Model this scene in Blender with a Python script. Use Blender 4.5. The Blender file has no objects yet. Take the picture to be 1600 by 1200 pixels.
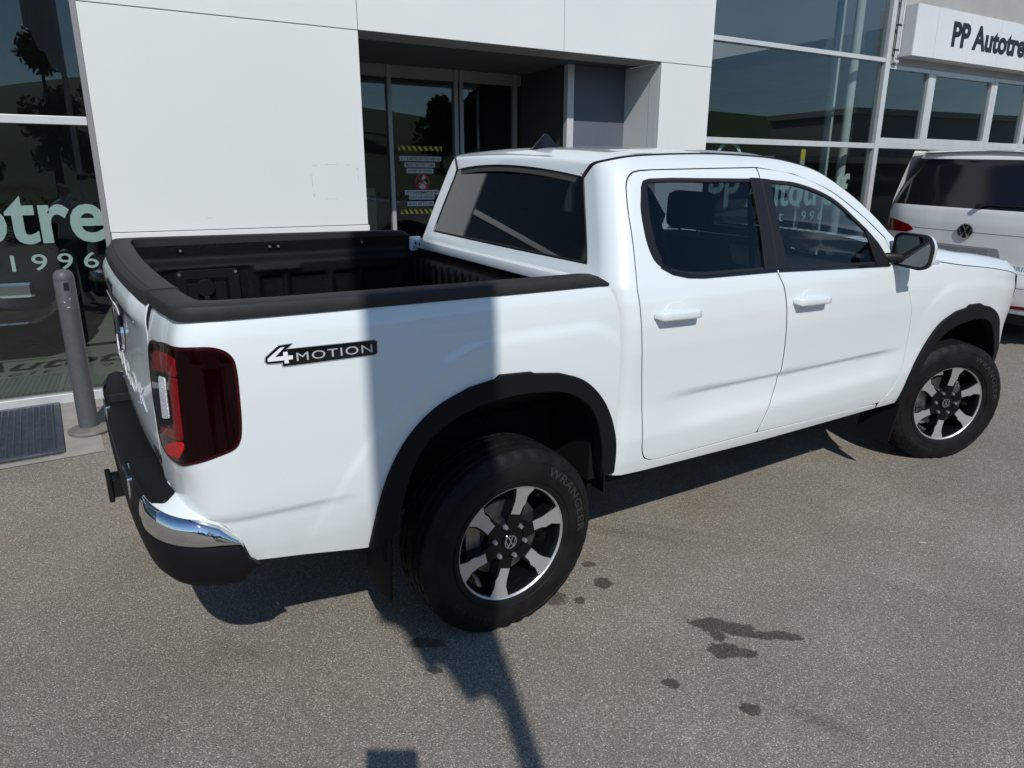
import bpy, bmesh, math, random
import numpy as np
from mathutils import Vector, Matrix
from mathutils.geometry import delaunay_2d_cdt
random.seed(7)
rad = math.radians
SC = bpy.context.scene
COL = SC.collection

# ------------------------------------------------------------------ camera
CAM = Vector((-1.33486, -2.98527, 1.71684)); YAW = 0.9961046; PITCH = 0.2829153; ROLL = 0.0012956
cf = Vector((math.cos(YAW)*math.cos(PITCH), math.sin(YAW)*math.cos(PITCH), -math.sin(PITCH)))
cr = Vector((math.sin(YAW), -math.cos(YAW), 0)); cu = cr.cross(cf)
cr, cu = cr*math.cos(ROLL)+cu*math.sin(ROLL), cu*math.cos(ROLL)-cr*math.sin(ROLL)
cam_d = bpy.data.cameras.new('camera'); cam = bpy.data.objects.new('camera', cam_d); COL.objects.link(cam)
cam.matrix_world = Matrix(((cr.x, cu.x, -cf.x, CAM.x), (cr.y, cu.y, -cf.y, CAM.y), (cr.z, cu.z, -cf.z, CAM.z), (0, 0, 0, 1)))
cam_d.sensor_width = 36; cam_d.lens = 36*1110.885/1600; cam_d.clip_start = .02; cam_d.clip_end = 3000
SC.camera = cam

# ------------------------------------------------------------------ light
SUN_AZ, SUN_EL = rad(19.0), rad(43.0)          # light travels towards +Y, turned 19 deg to +X
ldir = Vector((math.sin(SUN_AZ)*math.cos(SUN_EL), math.cos(SUN_AZ)*math.cos(SUN_EL), -math.sin(SUN_EL)))
wd = bpy.data.worlds.new('World'); SC.world = wd; wd.use_nodes = True
nt = wd.node_tree; nt.nodes.clear()
sky = nt.nodes.new('ShaderNodeTexSky'); sky.sky_type = 'NISHITA'; sky.sun_disc = False
sky.sun_elevation = SUN_EL; sky.sun_rotation = math.atan2(-ldir.x, -ldir.y); sky.air_density = 1.0; sky.dust_density = .25; sky.ozone_density = 2.5
bg = nt.nodes.new('ShaderNodeBackground'); bg.inputs[1].default_value = .084
wo = nt.nodes.new('ShaderNodeOutputWorld'); tn = nt.nodes.new('ShaderNodeVectorMath'); tn.operation = 'MULTIPLY'; tn.inputs[1].default_value = (.84, 1.0, 1.13)   # the cool white balance of the picture
nt.links.new(sky.outputs[0], tn.inputs[0]); nt.links.new(tn.outputs[0], bg.inputs[0]); nt.links.new(bg.outputs[0], wo.inputs[0])
sl = bpy.data.lights.new('sun', 'SUN'); sl.energy = 3.2; sl.angle = rad(.53); sl.color = (1, .97, .935)
so = bpy.data.objects.new('sun', sl); COL.objects.link(so); so.rotation_euler = ldir.to_track_quat('-Z', 'Y').to_euler()
SC.view_settings.view_transform = 'Standard'; SC.view_settings.look = 'None'
SC.view_settings.exposure = 0.15; SC.view_settings.gamma = 1.0; SC.view_settings.use_curve_mapping = False
SC.cycles.max_bounces = 10; SC.cycles.transparent_max_bounces = 16; SC.cycles.glossy_bounces = 6; SC.cycles.transmission_bounces = 8
SC.cycles.use_denoising = True; SC.cycles.sample_clamp_indirect = 6.0; SC.cycles.caustics_reflective = False; SC.cycles.caustics_refractive = False

# ------------------------------------------------------------------ materials
MATS = {}
def mat(name, col=(.5, .5, .5), rough=.5, metal=0., coat=0., spec=.5, bump=None, noise=None, em=None, coat_rough=.03):
    if name in MATS: return MATS[name]
    m = bpy.data.materials.new(name); m.use_nodes = True; n = m.node_tree.nodes; l = m.node_tree.links
    b = n['Principled BSDF']; b.inputs['Base Color'].default_value = (*col, 1); b.inputs['Roughness'].default_value = rough
    b.inputs['Metallic'].default_value = metal; b.inputs['Coat Weight'].default_value = coat; b.inputs['Coat Roughness'].default_value = coat_rough
    b.inputs['Specular IOR Level'].default_value = spec
    if em: b.inputs['Emission Color'].default_value = (*em[0], 1); b.inputs['Emission Strength'].default_value = em[1]
    tc = None
    if noise or bump:
        tc = n.new('ShaderNodeTexCoord')
    if noise:     # (scale, amount, detail): brightness variation; also roughness
        t = n.new('ShaderNodeTexNoise'); t.inputs['Scale'].default_value = noise[0]; t.inputs['Detail'].default_value = noise[2] if len(noise) > 2 else 4
        l.new(tc.outputs['Object'], t.inputs['Vector'])
        r = n.new('ShaderNodeMapRange'); r.inputs['From Min'].default_value = .3; r.inputs['From Max'].default_value = .7
        r.inputs['To Min'].default_value = 1-noise[1]; r.inputs['To Max'].default_value = 1+noise[1]; l.new(t.outputs['Fac'], r.inputs['Value'])
        mx = n.new('ShaderNodeVectorMath'); mx.operation = 'SCALE'; mx.inputs[0].default_value = col; l.new(r.outputs[0], mx.inputs['Scale']); l.new(mx.outputs[0], b.inputs['Base Color'])
        r2 = n.new('ShaderNodeMapRange'); r2.inputs['To Min'].default_value = max(0, rough-.08); r2.inputs['To Max'].default_value = min(1, rough+.08); l.new(t.outputs['Fac'], r2.inputs['Value']); l.new(r2.outputs[0], b.inputs['Roughness'])
    if bump:      # (scale, strength, distance)
        t = n.new('ShaderNodeTexNoise'); t.inputs['Scale'].default_value = bump[0]; t.inputs['Detail'].default_value = 3; l.new(tc.outputs['Object'], t.inputs['Vector'])
        bp = n.new('ShaderNodeBump'); bp.inputs['Strength'].default_value = bump[1]; bp.inputs['Distance'].default_value = bump[2]
        l.new(t.outputs['Fac'], bp.inputs['Height']); l.new(bp.outputs[0], b.inputs['Normal'])
    MATS[name] = m; return m
def glass(name, tint, refl_tint=(1, 1, 1), ior=1.5, rough=0.0, boost=1.0, base=0.0):
    """Thin pane: tinted see-through plus a mirror reflection that follows Fresnel."""
    m = bpy.data.materials.new(name); m.use_nodes = True; n = m.node_tree.nodes; l = m.node_tree.links; n.clear()
    o = n.new('ShaderNodeOutputMaterial'); t = n.new('ShaderNodeBsdfTransparent'); t.inputs[0].default_value = (*tint, 1)
    g = n.new('ShaderNodeBsdfGlossy'); g.inputs['Color'].default_value = (*refl_tint, 1); g.inputs['Roughness'].default_value = rough
    f = n.new('ShaderNodeFresnel'); f.inputs[0].default_value = ior
    k = n.new('ShaderNodeMath'); k.operation = 'MULTIPLY_ADD'; k.inputs[1].default_value = boost; k.inputs[2].default_value = base; k.use_clamp = True
    geo = n.new('ShaderNodeNewGeometry'); ni = n.new('ShaderNodeMapRange'); ni.inputs['To Min'].default_value = ior; ni.inputs['To Max'].default_value = 1/ior   # a thin pane mirrors alike on both faces
    l.new(geo.outputs['Backfacing'], ni.inputs['Value']); l.new(ni.outputs[0], f.inputs[0])
    l.new(f.outputs[0], k.inputs[0])
    mx = n.new('ShaderNodeMixShader'); l.new(k.outputs[0], mx.inputs[0]); l.new(t.outputs[0], mx.inputs[1]); l.new(g.outputs[0], mx.inputs[2]); l.new(mx.outputs[0], o.inputs[0])
    MATS[name] = m; return m

WHITE = mat('white_car_paint', (.73, .768, .757), .34, coat=1.0, spec=.4, noise=(1.3, .012, 2))
BLACKPL = mat('black_textured_plastic', (.007, .007, .0078), .6, spec=.16, bump=(900, .25, .0006))
GREYPL = mat('dark_grey_rail_plastic', (.026, .025, .025), .62, spec=.28, bump=(700, .35, .0008), noise=(40, .12, 5))
GLOSSBLK = mat('gloss_black_trim', (.006, .006, .007), .1, spec=.5)
WHEELBLK = mat('gloss_black_wheel', (.005, .005, .0055), .14, spec=.22)
SATBLK = mat('satin_black_trim', (.012, .012, .013), .42, spec=.3)
SEAL_GAPSHADE = mat('rubber_seal_and_gap_shade', (.008, .008, .008), .6)  # rubber seals; also the gap shade coloured onto the white panel returns
LINER = mat('sprayed_bed_liner', (.005, .005, .0055), .42, spec=.14, bump=(260, .9, .003), noise=(60, .25, 4))
UNDER = mat('underbody_black', (.006, .006, .006), .8, spec=.2)
CHROME = mat('chrome', (.78, .79, .80), .035, metal=1.0)
ALU = mat('machined_alloy', (.56, .55, .54), .42, metal=.7, noise=(220, .06, 2))
STEEL = mat('brake_steel', (.28, .27, .26), .45, metal=1.0, noise=(50, .2, 4))
RUBBER = mat('tyre_rubber', (.0095, .0092, .0088), .6, spec=.16, noise=(11, .5, 7), bump=(350, .25, .0008))
RUBBER_L = mat('tyre_lettering', (.032, .031, .030), .6, spec=.2)
NUT = mat('dark_nut_metal', (.34, .34, .35), .3, metal=.6)
CAPS = mat('cap_emblem_grey', (.24, .245, .25), .3, metal=.4)
SEATM = mat('dark_seat_cloth', (.012, .012, .014), .85, spec=.2, bump=(500, .4, .001))
DASHM = mat('dark_dashboard_plastic', (.014, .014, .015), .6)
HEADLIN = mat('grey_headliner', (.05, .049, .047), .9)
LAMPDK = mat('smoked_red_lens', (.006, .0002, .0004), .05, spec=.2)
LAMPRIM = mat('red_lens_rim', (.04, .0006, .002), .08, spec=.3)
LAMPRED = mat('red_lens', (.17, .002, .004), .10, spec=.3, noise=(90, .25, 3))
LAMPBR = mat('bright_red_reflector', (.60, .008, .010), .2, spec=.3, noise=(260, .5, 1), bump=(260, 1.0, .002))
LAMPWH = mat('clear_reverse_lens', (.72, .72, .74), .25, coat=.5, noise=(330, .6, 1), bump=(330, 1.0, .002))
AMBER = mat('indicator_lens', (.55, .55, .57), .15, coat=.8)
WINTINT = glass('side_window_glass', (.60, .68, .71), ior=1.45, boost=.9)
REARGLASS = glass('rear_window_glass', (.05, .055, .06), ior=1.5, boost=1.7, base=.02)
PRIVACY = glass('privacy_glass', (.24, .27, .29), ior=1.45, boost=.9)
MIRRORM = mat('mirror_glass', (.20, .22, .24), .01, metal=1.0)
BADGE_W = mat('badge_white', (.78, .78, .78), .3)
BADGE_S = mat('badge_silver', (.55, .58, .62), .25, metal=.35)

# ------------------------------------------------------------------ helpers
def link(o, parent=None):
    COL.objects.link(o)
    if parent is not None: o.parent = parent
    return o
def thing(name, label, cat, loc=(0, 0, 0), rz=0, group=None, parent=None):
    o = bpy.data.objects.new(name, None); o.empty_display_size = .2; link(o, parent); o.location = loc; o.rotation_euler = (0, 0, rz)
    if label: o['label'] = label; o['category'] = cat
    if group: o['group'] = group
    return o
def tag(o, label=None, cat=None, group=None, kind=None):
    if label: o['label'] = label
    if cat: o['category'] = cat
    if group: o['group'] = group
    if kind: o['kind'] = kind
    return o
class MB:
    """collects shapes, builds ONE mesh object"""
    def __init__(s): s.v = []; s.f = []; s.m = []; s.mats = []; s.cur = 0
    def mat(s, m):
        if m not in s.mats: s.mats.append(m)
        s.cur = s.mats.index(m); return s
    def add(s, v, f):
        k = len(s.v); s.v += [tuple(a) for a in v]; s.f += [tuple(i+k for i in a) for a in f]; s.m += [s.cur]*len(f); return s
    def box(s, a, b, bev=0.):
        x0, y0, z0 = a; x1, y1, z1 = b
        if bev <= 0:
            v = [(x, y, z) for z in (z0, z1) for y in (y0, y1) for x in (x0, x1)]
            return s.add(v, [(0, 2, 3, 1), (4, 5, 7, 6), (0, 1, 5, 4), (2, 6, 7, 3), (0, 4, 6, 2), (1, 3, 7, 5)])
        bm = bmesh.new(); bmesh.ops.create_cube(bm, size=1)
        for q in bm.verts: q.co = Vector(((x0+x1)/2+q.co.x*(x1-x0), (y0+y1)/2+q.co.y*(y1-y0), (z0+z1)/2+q.co.z*(z1-z0)))
        bmesh.ops.bevel(bm, geom=bm.edges[:], offset=bev, segments=2, profile=.5, affect='EDGES')
        bm.verts.index_update(); s.add([q.co[:] for q in bm.verts], [[q.index for q in f.verts] for f in bm.faces]); bm.free(); return s
    def lathe(s, prof, n=32, axis='z', c=(0, 0, 0), close=False, cap=False):
        v = []; f = []; m = len(prof)
        for i in range(n):
            a = 2*math.pi*i/n; ca, sa = math.cos(a), math.sin(a)
            for r, h in prof:
                p = (r*ca, r*sa, h) if axis == 'z' else ((r*ca, h, r*sa) if axis == 'y' else (h, r*ca, r*sa))
                v.append((p[0]+c[0], p[1]+c[1], p[2]+c[2]))
        for i in range(n):
            for j in range(m if close else m-1):
                a, b = i*m+j, i*m+(j+1) % m; a2, b2 = ((i+1) % n)*m+j, ((i+1) % n)*m+(j+1) % m
                f.append((a, a2, b2, b) if axis != 'y' else (a, b, b2, a2))
        if cap:
            f.append([i*m for i in range(n)][::-1]); f.append([i*m+m-1 for i in range(n)])
        return s.add(v, f)
    def tube(s, pts, r, n=8, closed=False):
        pts = [Vector(p) for p in pts]; k = len(pts); rr = r if isinstance(r, (list, tuple)) else [r]*k
        v = []; f = []; up = None
        for i, p in enumerate(pts):
            t = (pts[(i+1) % k]-pts[i-1]) if closed or 0 < i < k-1 else (pts[1]-pts[0] if i == 0 else pts[-1]-pts[-2])
            t.normalize()
            if up is None: up = Vector((0, 0, 1)) if abs(t.z) < .9 else Vector((1, 0, 0))
            a = t.cross(up).normalized(); b = a.cross(t); up = b
            v += [tuple(p+a*rr[i]*math.cos(2*math.pi*j/n)+b*rr[i]*math.sin(2*math.pi*j/n)) for j in range(n)]
        for i in range(k if closed else k-1):
            for j in range(n):
                f.append((i*n+j, i*n+(j+1) % n, ((i+1) % k)*n+(j+1) % n, ((i+1) % k)*n+j))
        if not closed: f.append(tuple(range(n))[::-1]); f.append(tuple((k-1)*n+j for j in range(n)))
        return s.add(v, f)
    def prism(s, poly, h0, h1, fn=None, top_scale=1.):
        """extrude 2D polygon (a,b) between heights; fn(a,b,h)->xyz"""
        fn = fn or (lambda a, b, h: (a, b, h)); n = len(poly)
        cx = sum(a for a, b in poly)/n; cy = sum(b for a, b in poly)/n
        v = [fn(a, b, h0) for a, b in poly]+[fn(cx+(a-cx)*top_scale, cy+(b-cy)*top_scale, h1) for a, b in poly]
        f = [tuple(range(n))[::-1], tuple(range(n, 2*n))]+[(i, (i+1) % n, n+(i+1) % n, n+i) for i in range(n)]
        return s.add(v, f)
    def grid(s, fn, us, vs):
        n = len(vs); v = [fn(a, b) for a in us for b in vs]
        f = [(i*n+j, (i+1)*n+j, (i+1)*n+j+1, i*n+j+1) for i in range(len(us)-1) for j in range(n-1)]
        return s.add(v, f)
    def sweep(s, sections, closed=True, cap=True):
        """list of rings with equal count"""
        n = len(sections[0]); v = [p for r in sections for p in r]; f = []
        for i in range(len(sections)-1):
            for j in range(n if closed else n-1):
                f.append((i*n+j, i*n+(j+1) % n, (i+1)*n+(j+1) % n, (i+1)*n+j))
        if cap and closed: f.append(tuple(range(n))[::-1]); f.append(tuple((len(sections)-1)*n+j for j in range(n)))
        return s.add(v, f)
    def build(s, name, m=None, parent=None, smooth=None, bevel=0., recalc=True):
        me = bpy.data.meshes.new(name); me.from_pydata(s.v, [], s.f)
        for q in (s.mats or [m]): me.materials.append(q)
        if s.mats: me.polygons.foreach_set('material_index', s.m)
        if recalc:
            bm = bmesh.new(); bm.from_mesh(me); bmesh.ops.recalc_face_normals(bm, faces=bm.faces); bm.to_mesh(me); bm.free()
        o = bpy.data.objects.new(name, me); link(o, parent)
        if bevel:
            b = o.modifiers.new('bevel', 'BEVEL'); b.width = bevel; b.segments = 2; b.limit_method = 'ANGLE'; b.angle_limit = rad(40)
        if smooth is not None:
            me.shade_smooth()
            if smooth < 180:
                me.set_sharp_from_angle(angle=rad(smooth))
        return o
def copy_tree(o, parent=None):
    c = o.copy(); COL.objects.link(c); c.parent = parent
    for ch in list(o.children): copy_tree(ch, c)
    return c
def spl(pts, n=8, closed=False):
    """Catmull-Rom through 2D/3D points"""
    P = [np.array(p, float) for p in pts]; k = len(P); out = []
    rng = range(k) if closed else range(k-1)
    for i in rng:
        b, c = P[i], P[(i+1) % k]
        a = P[i-1] if (closed or i > 0) else 2*b-c
        d = P[(i+2) % k] if (closed or i < k-2) else 2*c-b
        for j in range(n):
            t = j/n; out.append(.5*((2*b)+(c-a)*t+(2*a-5*b+4*c-d)*t*t+(3*b-a-3*c+d)*t**3))
    if not closed: out.append(P[-1])
    return [tuple(float(x) for x in q) for q in out]
def rnd(poly, r, n=6):
    """round the corners of a polygon; r a number or list"""
    out = []; k = len(poly)
    for i in range(k):
        p = np.array(poly[i], float); a = np.array(poly[i-1], float); b = np.array(poly[(i+1) % k], float)
        ri = r[i] if isinstance(r, (list, tuple)) else r
        da, db = a-p, b-p; la, lb = np.linalg.norm(da), np.linalg.norm(db); q = min(ri, la*.49, lb*.49)
        if q < 1e-5: out.append(tuple(p)); continue
        p0, p1 = p+da/la*q, p+db/lb*q
        for j in range(n+1):
            t = j/n; out.append(tuple((1-t)**2*p0+2*t*(1-t)*p+t*t*p1))
    return out
TEXTS = {}
def text_data(s, size=1., offset=0., spacing=1., xs=1., shear=0.):
    """flat text as (verts2d, faces), origin at the lower left"""
    cu_ = bpy.data.curves.new('t', 'FONT'); cu_.body = s; cu_.size = size; cu_.offset = offset; cu_.space_character = spacing; cu_.resolution_u = 4; cu_.shear = shear
    o = bpy.data.objects.new('t', cu_); COL.objects.link(o)
    dg = bpy.context.evaluated_depsgraph_get(); me = bpy.data.meshes.new_from_object(o.evaluated_get(dg))
    v = [(q.co.x*xs, q.co.y) for q in me.vertices]; f = [tuple(p.vertices) for p in me.polygons]
    bpy.data.objects.remove(o); bpy.data.curves.remove(cu_); bpy.data.meshes.remove(me)
    return v, f
def text_obj(name, s, fn, m, parent, size=1., offset=0., spacing=1., xs=1., shear=0., fit=None, thick=0.):
    """text mapped by fn(a,b,h); fit=(width,height) scales the result to that box"""
    v, f = text_data(s, size, offset, spacing, xs, shear)
    A = np.array(v); mn, mx = A.min(0), A.max(0)
    if fit:
        sc = [fit[0]/(mx[0]-mn[0]) if fit[0] else None, fit[1]/(mx[1]-mn[1]) if fit[1] else None]
        if sc[0] is None: sc[0] = sc[1]
        if sc[1] is None: sc[1] = sc[0]
        A = (A-mn)*sc
    mb = MB(); 
    if thick:
        # sides from boundary edges
        from collections import Counter
        ec = Counter(); 
        for q in f:
            for i in range(len(q)): ec[(q[i], q[(i+1) % len(q)])] += 1
        n = len(A); vv = [fn(a, b, thick) for a, b in A]+[fn(a, b, 0) for a, b in A]
        ff = list(f)+[(j, i, i+n, j+n) for (i, j) in ec if (j, i) not in ec]
        mb.add(vv, ff)
    else: mb.add([fn(a, b, 0) for a, b in A], f)
    return mb.build(name, m, parent, recalc=False)
def emblem(name, r, thick, parent, m, back=None, fn=None):
    """round maker's emblem: ring with a V above a W; fn(a,b,h)->xyz"""
    mb = MB(); mb.mat(m); w = .066
    def stroke(pts):
        P = [np.array(p) for p in pts]
        for a, b in zip(P[:-1], P[1:]):
            d = (b-a)/np.linalg.norm(b-a); q = np.array([-d[1], d[0]])*w
            mb.prism([tuple((x)*r) for x in (a+q-d*.02, a-q-d*.02, b-q+d*.03, b+q+d*.03)], 0, thick, fn)
    n = 40
    ring = [[(math.cos(2*math.pi*i/n)*k*r, math.sin(2*math.pi*i/n)*k*r) for i in range(n)] for k in (1, .895)]
    vv = [fn(a, b, thick) for a, b in ring[0]]+[fn(a, b, thick) for a, b in ring[1]]+[fn(a, b, 0) for a, b in ring[0]]+[fn(a, b, 0) for a, b in ring[1]]
    ff = []
    for i in range(n):
        j = (i+1) % n; ff += [(i, j, n+j, n+i), (2*n+i, 2*n+j, j, i), (n+i, n+j, 3*n+j, 3*n+i)]
    mb.add(vv, ff)
    stroke([(-.36, .80), (0, .14)]); stroke([(.36, .80), (0, .14)])
    stroke([(-.80, .40), (-.40, -.74)]); stroke([(-.40, -.74), (0, .06)]); stroke([(0, .06), (.40, -.74)]); stroke([(.40, -.74), (.80, .40)])
    if back:
        mb.mat(back); mb.prism([(math.cos(2*math.pi*i/n)*r*.97, math.sin(2*math.pi*i/n)*r*.97) for i in range(n)], -thick*.5, thick*.35, fn)
    return mb.build(name, None, parent)

# ------------------------------------------------------------------ the truck's body skin (x forward, y left, z up, metres)
def sstep(a,b,x):
    t=np.clip((np.asarray(x,float)-a)/(b-a),0,1); return t*t*(3-2*t)
def table(zs,ws,sig=.012):
    zz=np.arange(zs[0]-.2,zs[-1]+.2,.002); ww=np.interp(zz,zs,ws)
    # linear extrapolation at ends
    m=zz<zs[0]; ww[m]=ws[0]+(zz[m]-zs[0])*(ws[1]-ws[0])/(zs[1]-zs[0])
    m=zz>zs[-1]; ww[m]=ws[-1]+(zz[m]-zs[-1])*(ws[-1]-ws[-2])/(zs[-1]-zs[-2])
    n=int(4*sig/.002); k=np.exp(-.5*(np.arange(-n,n+1)*.002/sig)**2); k/=k.sum()
    ww=np.convolve(np.pad(ww,n,mode='edge'),k,'valid')
    return lambda z: np.interp(z,zz,ww)
CABW=table([.42,.50,.56,.66,.80,.92,1.05,1.15,1.24,1.30,1.34,1.50,1.68,1.74,1.78,1.81],
           [.862,.892,.905,.916,.912,.918,.926,.926,.916,.900,.884,.820,.738,.706,.668,.622],.011)
CABX=table([.4,.7,1.6,2.4,2.9,3.27,3.6,3.8,3.95,4.1],[-.014,-.008,0,-.004,.008,.014,.004,-.025,-.09,-.22],.05)
# door scallop: the undercut strip and the lower facet
def cab_d(x,z):
    m=sstep(.70,1.05,x)*(1-sstep(2.30,2.58,x+.0))
    zt=.842-.012*(x-.85)
    d=-.0125*m*(1-sstep(zt-.030,zt,z))*sstep(.60,.72,z)
    d=d+.006*m*np.exp(-((z-.68)/.05)**2)
    # front fender blister
    zb=1.155-.05*np.clip((x-3.2)/.4,0,1)**2-.55*np.clip((2.95-x)/.5,0,2)**2
    f=sstep(2.62,2.95,x)*sstep(-.01,.05,zb-z)*(1-sstep(.16,.36,zb-z))
    d=d+.008*f
    return d
CR=.11; CX=.58
def lean(z): return np.clip(z-1.30,0,1)*.22
def cab(s,z,off=0.):
    s=np.asarray(s,float); z=np.asarray(z,float)
    x=np.maximum(s,CX); ph=np.clip((CX-s)/CR,0,np.pi/2); ext=np.maximum((CX-s)-CR*np.pi/2,0)
    w=CABW(z)+CABX(x)+cab_d(x,z)+off
    w2=w-CR+CR*np.cos(ph)-ext
    x2=x-(CR+off)*np.sin(ph)+lean(z)*(1-sstep(.6,1.15,s))
    return x2,-w2,z
BP=[(.56,.910),(.35,.918),(.1,.924),(-.3,.928),(-.7,.926),(-.92,.920),(-1.00,.909),(-1.055,.884),(-1.088,.842),(-1.105,.79),(-1.118,.70),(-1.132,.5),(-1.142,.25),(-1.145,0)]
def _plan():
    P=np.array([(.75,.902)]+BP+[(-1.142,-.25)]); out=[]
    for i in range(1,len(P)-2):
        for t in np.linspace(0,1,40,endpoint=False):
            a,b,c,d=P[i-1:i+3]
            out.append(.5*((2*b)+(c-a)*t+(2*a-5*b+4*c-d)*t*t+(3*b-a-3*c+d)*t**3))
    out.append(P[-2]); out=np.array(out)
    L=np.r_[0,np.cumsum(np.hypot(*np.diff(out,axis=0).T))]
    S=np.arange(0,L[-1],.004); q=np.stack([np.interp(S,L,out[:,0]),np.interp(S,L,out[:,1])],-1)
    k=np.ones(5)/5
    q2=q.copy(); q2[2:-2]=np.stack([np.convolve(q[:,j],k,'valid') for j in (0,1)],-1)
    T=np.gradient(q2,axis=0); T/=np.linalg.norm(T,axis=1)[:,None]
    N=np.stack([T[:,1],-T[:,0]],-1)  # outward
    return S,q2,N
PS,PQ,PN=_plan()
if PN[10,1]<0: PN=-PN
BEDW=table([.46,.55,.62,.70,.80,.95,1.12,1.22,1.29,1.34,1.37],[-.058,-.034,-.018,-.006,0,.002,0,-.006,-.016,-.032,-.05],.014)
def bed_d(s,z):
    x=.56-s  # valid on the straight side
    d=BEDW(z)
    zb=1.205-.5*np.clip((-.10-x)/.62,0,2)**2-.6*np.clip((x-.30)/.5,0,2)**2
    f=sstep(-.01,.05,zb-z)*(1-sstep(.12,.42,zb-z))*sstep(-.85,-.40,x)
    d=d+.008*f
    d=d+.013*np.exp(-((s-1.645)/.055)**2)*sstep(.80,.95,z)
    # flank fold low at the rear corner
    g=sstep(-.55,-.80,x)
    zl=.748-.02*(x+.8)
    d=d-.010*g*(1-sstep(zl-.03,zl+.004,z))
    return d
def bed(s,z,off=0.):
    s=np.asarray(s,float); z=np.asarray(z,float)
    x=np.interp(s,PS,PQ[:,0]); w=np.interp(s,PS,PQ[:,1]); nx=np.interp(s,PS,PN[:,0]); nw=np.interp(s,PS,PN[:,1])
    d=bed_d(s,z)+off
    return x+nx*d,-(w+nw*d),z
def pip(P, poly):
    x, y = P[:, 0], P[:, 1]; q = np.array(poly); ins = np.zeros(len(P), bool); n = len(q)
    for i in range(n):
        x0, y0 = q[i]; x1, y1 = q[(i+1) % n]
        c = ((y0 > y) != (y1 > y))
        if y1 != y0: ins ^= c & (x < (x1-x0)*(y-y0)/(y1-y0)+x0)
    return ins
def dense(poly, h):
    out = []; n = len(poly)
    for i in range(n):
        a, b = np.array(poly[i], float), np.array(poly[(i+1) % n], float); k = max(1, int(math.ceil(np.linalg.norm(b-a)/h)))
        for j in range(k): out.append(tuple(a+(b-a)*j/k))
    # drop near-duplicates
    res = []
    for q in out:
        if not res or math.hypot(q[0]-res[-1][0], q[1]-res[-1][1]) > 6e-4: res.append(q)
    if math.hypot(res[0][0]-res[-1][0], res[0][1]-res[-1][1]) < 6e-4: res.pop()
    return res
def seg_dist(P, loop):
    q = np.array(loop); d = np.full(len(P), 9.); 
    for i in range(0, len(q)):
        a, b = q[i], q[(i+1) % len(q)]; ab = b-a; t = np.clip(((P-a)@ab)/max(ab@ab, 1e-12), 0, 1)
        d = np.minimum(d, np.linalg.norm(P-a-t[:, None]*ab, axis=1))
    return d
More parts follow.
